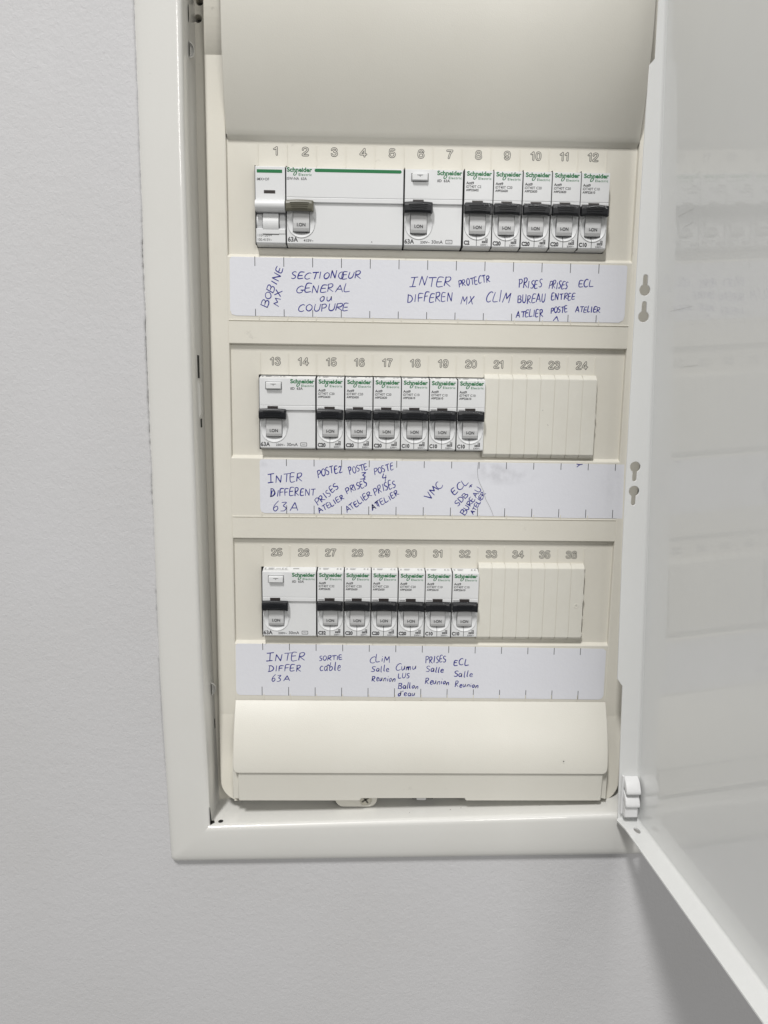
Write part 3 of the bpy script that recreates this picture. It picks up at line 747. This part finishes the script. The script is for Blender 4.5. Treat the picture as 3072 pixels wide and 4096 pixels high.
def make_isw():
    w = 71.6; dev = empty('isolator_switch'); cx = 9.0
    body(dev, w, cx); dish(dev, cx, 8.6, 5.0); rocker(dev, cx, 'I.ON', 5.0); handle(dev, -0.2, 16.7, 'olive')
    logo(dev, 0.5, zb=-14.0); stripe(dev, 17.3, 70.3, -13.0, 1.9)
    text('type_text', 'iSW-NA  63A', 0.4, 12.6, -18.7, 1.55, YF, 'ink', dev)
    text('rating_text', '63A', 0.7, 6.9, -54.5, 2.6, YL, 'ink', dev, bold=0.03)
    text('rating_text', '415V~', 10.4, 16.4, -54.5, 1.5, YL, 'ink', dev, bold=0.022)
    dot('moulding_mark', 52.5, YL - .08, -54.0, .35, 'ink', dev)
    top_print(dev, 0, w); gap(dev, w)
    return dev
def make_mx():
    w = 18.3; dev = empty('shunt_trip_coil')
    mb = MB(); mb.prof([(22, -8.3), (0.5, -9.95), (-1, -10.05), (YF, -11.3), (YF, -31.0), (-6, -31.3), (22, -31.3)], .12, w - .12); mb.build('body', 'white', dev, bevel=.18)
    mb = MB(); mb.prof([(22, -31.3), (-3.0, -31.3), (-3.0, -46.9), (YL - .2, -47.1), (YL - .2, -55.4), (YL + .5, -55.9), (0.8, -57.1), (22, -57.1)], .14, w - .14); mb.build('lower_body', 'white', dev, bevel=.15)
    pts = [(-6, -30.9)] + [(-8.6 - 3.6 * math.sin(math.radians(a)), -34.0 + 3.3 * math.cos(math.radians(a))) for a in range(0, 181, 15)] + [(-4, -37.6), (-4, -31)]
    mb = MB(); mb.prof(pts, .15, w - .1); mb.build('handle', 'white', dev, smooth=False, bevel=.1)
    for xa, xb, p in ((0.2, 4.0, -6.2), (14.4, w - .2, -6.2)):
        mb = MB(); mb.prof([(-2, -37)] + [(p * 1.0 + 1.6 * (1 - math.sin(math.radians(a))), lerp(-38, -46.9, a / 180)) for a in range(0, 181, 20)] + [(-2, -47)], xa, xb); mb.build('side_drum', 'white', dev)
    o = MB().prof([(-2, -37)] + [(-8.0 + 2.0 * (1 - math.sin(math.radians(a))), lerp(-38, -50, a / 180)) for a in range(0, 181, 15)] + [(-2, -50.3)], 4.35, 13.95).build('rocker', 'white', dev)
    g = MB(); g.box(4.05, 4.35, -6.7, -2, -49.9, -38); g.box(13.95, 14.25, -6.7, -2, -49.9, -38); g.box(4.05, 14.25, YL - .5, -3, -50.6, -50.25); g.build('rocker_gap', 'ink', dev)
    stripe(dev, 1.1, 16.5, -14.0, 1.9, False)
    text('type_text', 'iMX+OF', 1.1, 8.6, -19.4, 1.5, YF, 'ink', dev)
    window(dev, 5.3, 12.2, -26.9, -25.0)
    text('rating_text', '110-130V=', 1.1, 9.8, -51.9, 1.5, YL - .2, 'ink2', dev); text('rating_text', '100-415V~', 1.1, 9.8, -54.5, 1.5, YL - .2, 'ink2', dev)
    g = MB(); g.box(14.2, w - .2, YL - .6, -5, -50.3, -47.3); g.build('latch_nub', 'white', dev, bevel=.3)
    gap(dev, w)
    return dev

G = 'modular devices clipped side by side in the cabinet'
protos = {}
def place(kind, args, x, k, label, cat, group):
    key = (kind, args)
    if key not in protos:
        o = protos[key] = {'b': lambda: make_breaker(*args), 'r': make_rccb}[kind]()
    else: o = copy_tree(protos[key])
    o.location = Vector((x, 0, -k * P + (0.35 if k == 0 else 0.0))) * MM
    o.location.y += random.uniform(-0.12, 0.12) * MM; o.rotation_euler = (math.radians(random.uniform(-.35, .35)), 0, math.radians(random.uniform(-.25, .25)))
    tag(o, label, cat, group); return o
o = make_mx(); o.location = Vector((-0.75, 0, 0.25)) * MM; tag(o, 'narrow white module with white handle and green stripe, leftmost of the top row', 'trip coil')
o = make_isw(); o.location = Vector((18.15, 0, 0.2)) * MM; tag(o, 'wide white isolator switch with olive handle and long green stripe', 'switch')
BG = 'single circuit breakers with black toggles'
RG = 'wide residual current switches with test button'
place('r', (), 90.5, 0, 'two-module residual current switch with white test button, in the top row beside the wide isolator', 'residual current device', RG)
place('r', (), 0.2, 1, 'two-module residual current switch with white test button, first in the middle row above INTER DIFFERENT', 'residual current device', RG)
place('r', (), 0.6, 2, 'two-module residual current switch with white test button, first in the bottom row above INTER DIFFER', 'residual current device', RG)
rows = [(0, [('2', 127.15, 'above the handwritten PROTECT MX'), ('20', 145.15, 'in the top row above the handwritten CLIM'), ('20', 163.15, 'above the handwritten PRISES BUREAU ATELIER'), ('20', 181.1, 'above the handwritten PRISES ENTREE POSTE'), ('10', 199.0, 'last in the top row, above ECL ATELIER')]),
        (1, [('20', 36.6, 'above POSTE 2, beside the residual current switch'), ('20', 54.75, 'above POSTE 3, second of three over POSTE'), ('20', 72.8, 'above POSTE 4, left of a C10 breaker'), ('10', 90.75, 'in the middle row above an empty label field'), ('10', 108.7, 'above the handwritten VMC'), ('10', 126.7, 'above the handwritten ECL SDB, beside a blanking plate')]),
        (2, [('32', 36.9, 'above the handwritten SORTIE cable'), ('20', 54.9, 'in the bottom row above an empty label field'), ('20', 72.85, 'above the handwritten CLIM Salle Reunion'), ('20', 90.9, "above the handwritten Ballon d'eau"), ('10', 108.85, 'above the handwritten PRISES Salle Reunion'), ('10', 126.8, 'above the handwritten ECL Salle Reunion')])]
for k, rs in rows:
    for r, x, where in rs:
        place('b', (r, '226' + r.zfill(2)), x, k, 'white breaker marked C%s, black toggle, %s' % (r, where), 'circuit breaker', BG)

# ============================================================ blanking plates
def blank(label, x0, x1, zt_, zb2, tilt, k, hole=False):
    o = empty('blanking_plate', (x0, 0, 0)); w_ = x1 - x0
    yf = -4.6
    rib_x = [w_ * i / 8 for i in range(9)]
    for i in range(8):
        a, b = rib_x[i] + (.2 if i else 0), rib_x[i + 1] - (.2 if i < 7 else 0)
        p = MB().prof([(2, zt_), (-1.2, zt_), (-1.6, zt_ - .2), (yf, zt_ - 2.6), (yf - .1, zt_ - 3.2), (yf - .1, zb2 + 2.9), (yf + .1, zb2 + 2.5), (-1.4, zb2 + .1), (-1.0, zb2), (2, zb2)], a, b).build('segment', 'blank', o, bevel=0.12)
    MB().box(0.2, w_ - .2, -2.0, 2, zb2 + 2.2, zt_ - 2.4).build('backing', 'blank', o)
    g = MB()
    for i in range(1, 8): g.prof([(0, zt_ - .6), (-1.0, zt_ - .6), (yf + .3, zt_ - 2.9), (yf + .3, zb2 + 3.0), (-.8, zb2 + .6), (0, zb2 + .6)], rib_x[i] - .3, rib_x[i] + .3)
    g.build('groove_web', 'blank', o)
    # ragged snapped right edge
    rs = random.Random(k); n = 36; vs = []; fs = []
    for i in range(n + 1):
        z = lerp(zt_ - .6, zb2 + .8, i / n); e = .12 + (rs.random() ** 4) * .9
        yy = yf if zb2 + 2.6 < z < zt_ - 2.6 else -1.6
        vs += [(w_ - .2, yy - .02, z), (w_ + e, yy + .3, z), (w_ + e * .6, 0, z)]
    for i in range(n): a = 3 * i; fs += [(a, a + 1, a + 4, a + 3), (a + 1, a + 2, a + 5, a + 4)]
    pyd('snapped_edge', vs, fs, 'blank', o)
    if hole:
        x, z = w_ - 4.4, -286.5
        plate('moulded_dimple', [circle(x, z, 1.5, 20), circle(x, z, 1.0, 20)], 'blank', yf - .32, .3, o, bevel=.05); dot('dimple_centre', x, yf - .16, z, .35, 'smudge', o)
    else:
        for dx, z, s in ((37.8, -155.6, .42), (41.5, -165, .5), (8.5, -176, .2), (10.5, -170, .2), (36, -163.4, .2)): 
            pyd('scuff_mark', [(dx, yf - .16, z), (dx + s * 1.6, yf - .16, z - s * .5), (dx + s * 1.5, yf - .16, z - s), (dx + .1, yf - .16, z - s * .5)], [(0, 1, 2, 3)], 'ink2', o)
    o.rotation_euler = (math.radians(0), math.radians(tilt), 0)
    tag(o, label, 'blanking plate', 'ivory blanking plates'); return o
blank('ivory blanking plate with seven grooves and grey scuffs under numbers 21 to 24', 144.2, 216.7, -133.3, -187.2, 0, 1)
blank('ivory blanking plate with seven grooves and small round dimple under numbers 33 to 36', 144.5, 215.6, -258.1, -311.4, 0, 2, True)

# ============================================================ handwritten label strips
GL = {
'A': (.75, [[(0, 0), (.38, 1), (.72, 0)], [(.14, .38), (.62, .36)]]), 'B': (.65, [[(.05, 0), (.08, 1)], [(0, .98), (.45, 1), (.58, .8), (.42, .56), (.1, .52)], [(.3, .54), (.62, .4), (.6, .12), (.35, 0), (0, .02)]]),
'C': (.65, [[(.62, .88), (.45, 1), (.18, .85), (.02, .45), (.1, .1), (.35, -.02), (.62, .12)]]), 'D': (.7, [[(.08, 0), (.08, 1)], [(0, .95), (.4, .9), (.66, .5), (.45, .12), (0, .02)]]),
'@': (.95, [[(.35, .98), (.08, .75), (.04, .3), (.3, 0), (.5, .25), (.5, .7), (.35, .98)], [(.92, .98), (.5, .93), (.44, .02), (.95, .04)], [(.46, .5), (.84, .53)]]),
'E': (.6, [[(.55, .98), (.08, .95), (.04, .02), (.58, .04)], [(.06, .5), (.46, .53)]]), 'F': (.6, [[(.08, 0), (.08, .95), (.6, 1)], [(.06, .52), (.48, .56)]]),
'G': (.7, [[(.64, .85), (.42, 1), (.1, .75), (.03, .3), (.25, 0), (.58, .1), (.6, .4)], [(.35, .42), (.72, .42)]]), 'I': (.35, [[(.15, 0), (.17, .95)]]),
'J': (.75, [[(0, .96), (.7, 1.04)], [(.36, 1), (.33, .02)], [(0, -.02), (.62, .03)]]), 'L': (.55, [[(.06, 1), (.03, .04), (.56, .05)]]),
'M': (.8, [[(.02, 0), (.14, 1), (.4, .4), (.68, 1), (.76, 0)]]), 'N': (.7, [[(.04, 0), (.1, .96), (.55, .03), (.64, 1)]]),
'O': (.68, [[(.35, .98), (.08, .75), (.04, .3), (.3, 0), (.58, .25), (.6, .7), (.35, .98)]]), 'P': (.6, [[(.08, -.05), (.08, .95)], [(0, .92), (.4, 1), (.58, .78), (.4, .5), (.08, .46)]]),
'R': (.68, [[(.06, 0), (.08, .96)], [(0, .94), (.42, 1), (.55, .78), (.36, .52), (.1, .48), (.66, .0)]]), 'S': (.55, [[(.52, .9), (.3, 1), (.06, .8), (.2, .55), (.46, .38), (.4, .08), (.16, 0), (0, .1)]]),
'T': (.7, [[(0, .95), (.72, 1)], [(.36, .96), (.34, 0)]]), 'U': (.66, [[(.06, 1), (.06, .25), (.3, 0), (.55, .25), (.58, 1)]]), 'V': (.65, [[(0, 1), (.3, 0), (.64, .96)]]),
'X': (.6, [[(.04, 1), (.58, 0)], [(.56, 1), (.02, .04)]]), '1': (.45, [[(0, .1), (.24, 1), (.42, 0)]]), '2': (.6, [[(.04, .8), (.3, 1), (.5, .75), (.04, .04), (.6, .06)]]),
'3': (.55, [[(.04, .95), (.5, .95), (.22, .58), (.5, .35), (.36, .04), (0, .02)]]), '4': (.6, [[(.14, 1), (.04, .45), (.52, .48)], [(.42, .8), (.38, -.08)]]),
'6': (.6, [[(.46, 1), (.12, .6), (.06, .2), (.3, 0), (.52, .25), (.34, .48), (.08, .3)]]), '+': (.6, [[(0, .5), (.6, .5)], [(.3, .85), (.3, .12)]]),
'a': (.52, [[(.42, .5), (.2, .58), (.03, .3), (.18, .02), (.4, .2), (.44, .52), (.46, .04), (.54, .02)]]), 'b': (.48, [[(.06, 1.05), (.04, .1), (.26, 0), (.42, .26), (.26, .52), (.06, .36)]]),
'c': (.45, [[(.4, .5), (.2, .56), (.04, .28), (.18, .02), (.42, .1)]]), 'd': (.5, [[(.4, .46), (.18, .52), (.04, .24), (.2, 0), (.4, .2), (.44, 1.0), (.46, .02)]]),
'e': (.45, [[(.05, .28), (.36, .34), (.3, .56), (.1, .5), (.06, .14), (.26, 0), (.45, .12)]]), 'i': (.22, [[(.1, .5), (.1, .04)], [(.12, .8), (.15, .84)]]),
'j': (.42, [[(.18, .5), (.24, .04)], [(.2, .9), (.23, .95)]]), 'l': (.28, [[(.14, 1.1), (.1, .1), (.24, .02)]]), 'n': (.5, [[(.06, .5), (.06, .02), (.08, .34), (.3, .52), (.4, .4), (.42, .02)]]),
'o': (.46, [[(.22, .52), (.04, .3), (.16, .02), (.36, .12), (.38, .42), (.22, .52), (.42, .46)]]), 'u': (.5, [[(.05, .52), (.08, .1), (.25, .02), (.4, .3), (.42, .54), (.46, .04)]]),
'y': (.5, [[(.05, .5), (.1, .06), (.3, .1), (.4, .5), (.36, -.5)]]), 'm': (.72, [[(.04, 0), (.06, .5), (.1, .3), (.26, .52), (.34, .02), (.38, .32), (.56, .52), (.64, .02)]]),
's': (.42, [[(.38, .5), (.14, .54), (.1, .32), (.34, .18), (.2, .0), (.02, .06)]]), 'N2': (.6, []), "'": (.2, [[(.1, 1.0), (.06, .75)]]), '^': (.3, [[(.02, .7), (.14, .95), (.28, .7)]]), ' ': (.4, []),
'%': (.9, [[(0, 1), (.5, .72), (.9, .8)], [(.5, .72), (.1, .0)]]), 'g': (.5, [[(.06, .5), (.06, .02), (.08, .34), (.28, .52), (.38, .4), (.4, -.45)]]), 'k': (.5, [[(0, .3), (.5, .3)]]),
}
import colorsys
def bproj(px, py, Y=-2.75):
    d = R0 * ((px - 1536) / 3078.165) + R1 * ((py - 2048) / 3078.165) + R2
    t = (Y * MM - cp.y) / d.y; p = cp + d * t
    return p.x / MM, p.z / MM
def word(parent, txt, p0, p1, h, y, pen=0.285, slant=0.12, seed=0, double=False):
    """draws one written word as pen strokes between two baseline points (mm); h = cap height in mm"""
    rs = random.Random(hash_(txt) + seed)
    (x0, z0), (x1, z1) = p0, p1; L = math.hypot(x1 - x0, z1 - z0); ux, uz = (x1 - x0) / L, (z1 - z0) / L; nx, nz = -uz, ux
    adv = []
    for ch in txt: adv.append(GL[ch][0] + .14)
    tot = sum(adv) - .14; sc = L / tot; cur = 0; g = MB()
    for ch, a in zip(txt, adv):
        dz = rs.uniform(-.08, .08); hs = rs.uniform(.88, 1.16); sl = rs.uniform(-.10, .10); wsc = rs.uniform(.9, 1.12)
        for st in GL[ch][1]:
            pts = [Vector((cur + px, pz)) for px, pz in st]
            if len(pts) > 2:   # smooth by Catmull-Rom
                q = []; e = [pts[0]] + pts + [pts[-1]]
                for i in range(1, len(e) - 2):
                    for s in range(4):
                        t = s / 4; p_0, p_1, p_2, p_3 = e[i - 1], e[i], e[i + 1], e[i + 2]
                        q.append(0.5 * ((2 * p_1) + (p_2 - p_0) * t + (2 * p_0 - 5 * p_1 + 4 * p_2 - p_3) * t * t + (3 * p_1 - p_0 - 3 * p_2 + p_3) * t ** 3))
                q.append(pts[-1]); sharp = ch in 'AEFLMNTVXI1JIP'
                if ch in 'MNVX1A':
                    d_ = []
                    for u_, v_ in zip(pts, pts[1:]): d_ += [u_.lerp(v_, f_) for f_ in (0, .04, .35, .65, .96)]
                    q = d_ + [pts[-1]]
                pts = q
            w3 = []
            jx, jz = rs.uniform(-.04, .04), rs.uniform(-.05, .05); pr_ = rs.uniform(.85, 1.2)
            for p in pts:
                U = (cur + (p.x - cur) * wsc + jx) * sc + (slant + sl) * p.y * h; V = (p.y * hs + dz + jz) * h
                w3.append((x0 + ux * U + nx * V, z0 + uz * U + nz * V))
            base = len(g.v); n = len(w3)
            for i in range(n):
                a_ = w3[max(0, i - 1)]; b_ = w3[min(n - 1, i + 1)]; dx, dzz = b_[0] - a_[0], b_[1] - a_[1]; l = math.hypot(dx, dzz) or 1
                pw = pen * pr_ * (0.62 + 0.5 * math.sin(math.pi * min(1, (i + .6) / n))) * rs.uniform(.9, 1.1); ox, oz = -dzz / l * pw, dx / l * pw
                g.v += [(w3[i][0] + ox, y, w3[i][1] + oz), (w3[i][0] - ox, y, w3[i][1] - oz)]
            for i in range(n - 1): c_ = base + 2 * i; g.f.append((c_, c_ + 1, c_ + 3, c_ + 2))
        cur += a
    return g.build('handwritten_word', 'pen', parent, recalc=False)
def hash_(s): return sum((i + 1) * ord(c) for i, c in enumerate(s))
def A1(u, v): return bproj(900 + u / 2.0738, 1000 + v / 2.0738)
def A2(u, v): return bproj(1600 + u / 1.659, 1000 + v / 1.659)
def A3(u, v): return bproj(900 + u / 2.0738, 1800 + v / 2.0738)
def A4(u, v): return bproj(1700 + u / 1.8433, 1800 + v / 1.8433)
def A5(u, v): return bproj(900 + u / 2.0738, 2530 + v / 2.0738)
def A6(u, v): return bproj(1600 + u / 1.8433, 2530 + v / 1.8433)
SC = {A1: 1 / 2.0738 / 6.55, A2: 1 / 1.659 / 6.55, A3: 1 / 2.0738 / 6.3, A4: 1 / 1.8433 / 6.3, A5: 1 / 2.0738 / 6.1, A6: 1 / 1.8433 / 6.1}

def strip(label, outline, ticks_t, ticks_b, words, y=-2.62, pm='paper'):
    o = empty('label_strip')
    tag(o, label, 'label strip', 'handwritten label strips under the breaker rows')
    plate('paper', [outline], pm, y, 0.18, o)
    for (x, z0, z1) in ticks_t + ticks_b:
        pyd('tick_mark', [(x - .2, y - .05, z0), (x + .2, y - .05, z0), (x + .2, y - .05, z1), (x - .2, y - .05, z1)], [(0, 1, 2, 3)], 'tick', o)
    for i, (F, t, a, b, h, *r) in enumerate(words):
        word(o, t, F(*a), F(*b), h * SC[F], y - .06, slant=r[0] if r else .1, seed=i)
    return o
def ticks(n0, n1, x0, x1, zt0, zt1, zb0, zb1, ht, hb, xb0=None, xb1=None):
    T, B = [], []
    N = n1 - n0
    for i in range(N + 1):
        t = i / N; x = lerp(x0, x1, t); z = lerp(zt0, zt1, t); T.append((x, z, z - ht))
        x = lerp(x0 if xb0 is None else xb0, x1 if xb1 is None else xb1, t); z = lerp(zb0, zb1, t); B.append((x, z, z + hb))
    return T, B
T1, B1 = ticks(0, 12, -2.3, 214.3, -62.9, -63.9, -99.0, -99.7, 5.8, 4.3)
strip('white paper label strip under the top breaker row, beginning BOBINE MX',
      [(-16.6, -63.2)] + [(231.6, -64.5), (232.4, -65.4), (232.5, -95.5), (231.7, -98.2), (229, -99.8), (-14.5, -99.0), (-17.2, -98.2), (-18.3, -95.6), (-18.0, -64.6)], T1, B1, [
      (A1, 'BOBINE', (350, 478), (485, 150), 60, 0), (A1, 'MX', (445, 472), (482, 340), 50, 0),
      (A1, 'SECTION@UR', (550, 238), (1125, 236), 57, .25), (A1, 'GENERAL', (590, 352), (1030, 348), 62, .2), (A1, 'ou', (780, 425), (880, 422), 80, .2), (A1, 'COUPURE', (605, 508), (1025, 500), 62, .2),
      (A2, 'JNTER', (62, 238), (335, 243), 62, .15), (A2, 'DIFFEREN', (48, 345), (350, 340), 55, .15), (A2, 'PROTECTR', (392, 246), (598, 212), 46, .1), (A2, 'MX', (403, 357), (484, 362), 52, .1),
      (A2, 'CLIM', (570, 340), (722, 352), 72, .1), (A2, 'PRISES', (787, 252), (942, 250), 56, .1), (A2, 'PRISES', (985, 256), (1110, 258), 52, .1), (A2, 'ECL', (1185, 243), (1280, 245), 48, .05),
      (A2, 'BUREAU', (780, 355), (962, 346), 50, .1), (A2, 'ENTREE', (1003, 334), (1160, 326), 42, .1), (A2, 'ATELIER', (770, 446), (950, 438), 43, .1), (A2, 'POSTE', (1000, 420), (1112, 413), 40, .1),
      (A2, 'ATELIER', (1162, 411), (1328, 414), 40, .1), (A2, '1', (1018, 474), (1052, 474), 28, .1)])
T2, B2 = ticks(1, 13, 16.5, 232.7, -189.7, -190.3, -225.6, -226.4, 4.4, 5.5)
s2 = strip('torn white paper label strip under the middle breaker row, reaching the door edge',
      [(0.8, -189.9), (120, -190.0), (138, -190.2), (238.5, -190.6), (239.5, -226.7), (200, -226.6), (160, -225.9), (1.8, -225.4), (-0.2, -224.4), (-0.9, -222.4), (-0.9, -191.4), (-0.3, -190.2)], T2, B2, [
      (A3, 'JNTER', (358, 272), (640, 256), 68, .1), (A3, 'DIFFERENT', (376, 384), (752, 376), 62, .1), (A3, '63', (395, 512), (505, 506), 76, .2), (A3, 'A', (542, 506), (603, 505), 62, .1),
      (A3, 'POSTE2', (768, 226), (974, 180), 58, .1), (A3, 'PRISES', (772, 462), (945, 312), 50, .1), (A3, 'ATELIER', (785, 526), (990, 400), 42, .1),
      (A3, 'POSTE', (1032, 202), (1182, 158), 56, .1), (A3, '3', (1118, 242), (1165, 238), 50, .2), (A3, 'PRISES', (1012, 364), (1182, 292), 54, .1), (A3, 'ATELIER', (1015, 524), (1220, 376), 46, .1),
      (A3, 'POSTE', (1242, 207), (1400, 158), 56, .1), (A3, '4', (1306, 262), (1342, 258), 62, .2), (A3, 'PRISES', (1243, 372), (1418, 308), 62, .1), (A3, 'ATELIER', (1222, 504), (1450, 366), 48, .1),
      (A4, 'VMC', (38, 372), (132, 260), 50, -.1), (A4, 'ECL', (215, 332), (318, 242), 46, 0), (A4, 'SDB', (243, 414), (322, 338), 42, 0), (A4, '+', (335, 285), (358, 262), 26, 0),
      (A4, 'BUREAU', (292, 480), (418, 292), 40, 0), (A4, 'ATELIER', (355, 476), (447, 322), 30, 0), (A4, '%', (1116, 127), (1158, 124), 26, .1), (A3, 'D', (374, 386), (412, 382), 58, .3), (A3, 'AT', (1226, 500), (1282, 462), 46, .2)], pm='paper_s')
# second sheet of the middle strip with its torn edge showing
tp = [A4(385, 90), A4(378, 150), A4(382, 205), A4(398, 250), A4(422, 300), A4(440, 365), A4(465, 410), A4(485, 455), A4(495, 486)]
vs = []; fs = []
for i, (x, z) in enumerate(tp): vs += [(x, -2.66, z), (x + .55, -2.72, z), (x + .75, -2.63, z)]
for i in range(len(tp) - 1): a = 3 * i; fs += [(a, a + 1, a + 4, a + 3), (a + 1, a + 2, a + 5, a + 4)]
pyd('torn_edge', vs, fs, 'paper', s2)
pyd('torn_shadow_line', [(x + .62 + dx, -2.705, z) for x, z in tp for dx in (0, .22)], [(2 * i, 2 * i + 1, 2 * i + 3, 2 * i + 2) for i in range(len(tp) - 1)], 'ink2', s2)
plate('worn_patch', [[(x + .8, z) for x, z in tp][::-1] + [(199.5, -190.55), (199.7, -226.3)][0:1] + [(199.7, -226.2), (160, -225.8)]], 'paper2', -2.64, 0.1, s2) if False else None
T3, B3 = ticks(0, 12, -0.4, 216.5, -314.9, -317.0, -352.1, -353.9, 4.8, 6.2, -1.2, 216.5)
strip('white paper label strip under the bottom breaker row, just above the curved flap',
      [(-17.3, -315.3), (100, -316.2), (232.5, -317.3), (234.2, -318.9), (234.3, -351.0), (233.2, -353.2), (231, -354.0), (100, -353.1), (-16.6, -352.0), (-18.4, -350.9), (-18.9, -348.6), (-18.7, -316.6)], T3, B3, [
      (A5, 'JNTER', (345, 237), (662, 228), 66, .15), (A5, 'DIFFER', (358, 326), (632, 318), 52, .15), (A5, '63', (385, 410), (460, 406), 55, .2), (A5, 'A', (488, 404), (536, 402), 40, .1),
      (A5, 'SORTIE', (782, 236), (975, 222), 42, .1), (A5, 'cable', (785, 318), (957, 315), 74, .1), (A5, '^', (832, 318), (862, 318), 60, .1), (A5, 'CLiM', (1198, 246), (1368, 246), 62, .1), (A5, 'Salle', (1212, 322), (1362, 326), 48, .1),
      (A5, 'Reunion', (1215, 404), (1408, 408), 52, .1), (A5, 'Cumu', (1416, 316), (1580, 310), 62, .1), (A5, 'LUS', (1438, 380), (1530, 376), 42, .1), (A5, 'Ballon', (1436, 464), (1600, 466), 46, .1), (A5, "d'eau", (1434, 526), (1575, 528), 46, .1),
      (A6, 'PRISES', (188, 224), (338, 218), 54, .1), (A6, 'Salle', (190, 290), (320, 296), 44, .1), (A6, 'Reunion', (183, 377), (362, 386), 50, .1), (A6, 'ECL', (397, 242), (507, 240), 44, .1),
      (A6, 'Salle', (395, 324), (532, 330), 44, .1), (A6, 'Reunion', (405, 400), (574, 410), 42, .1)])
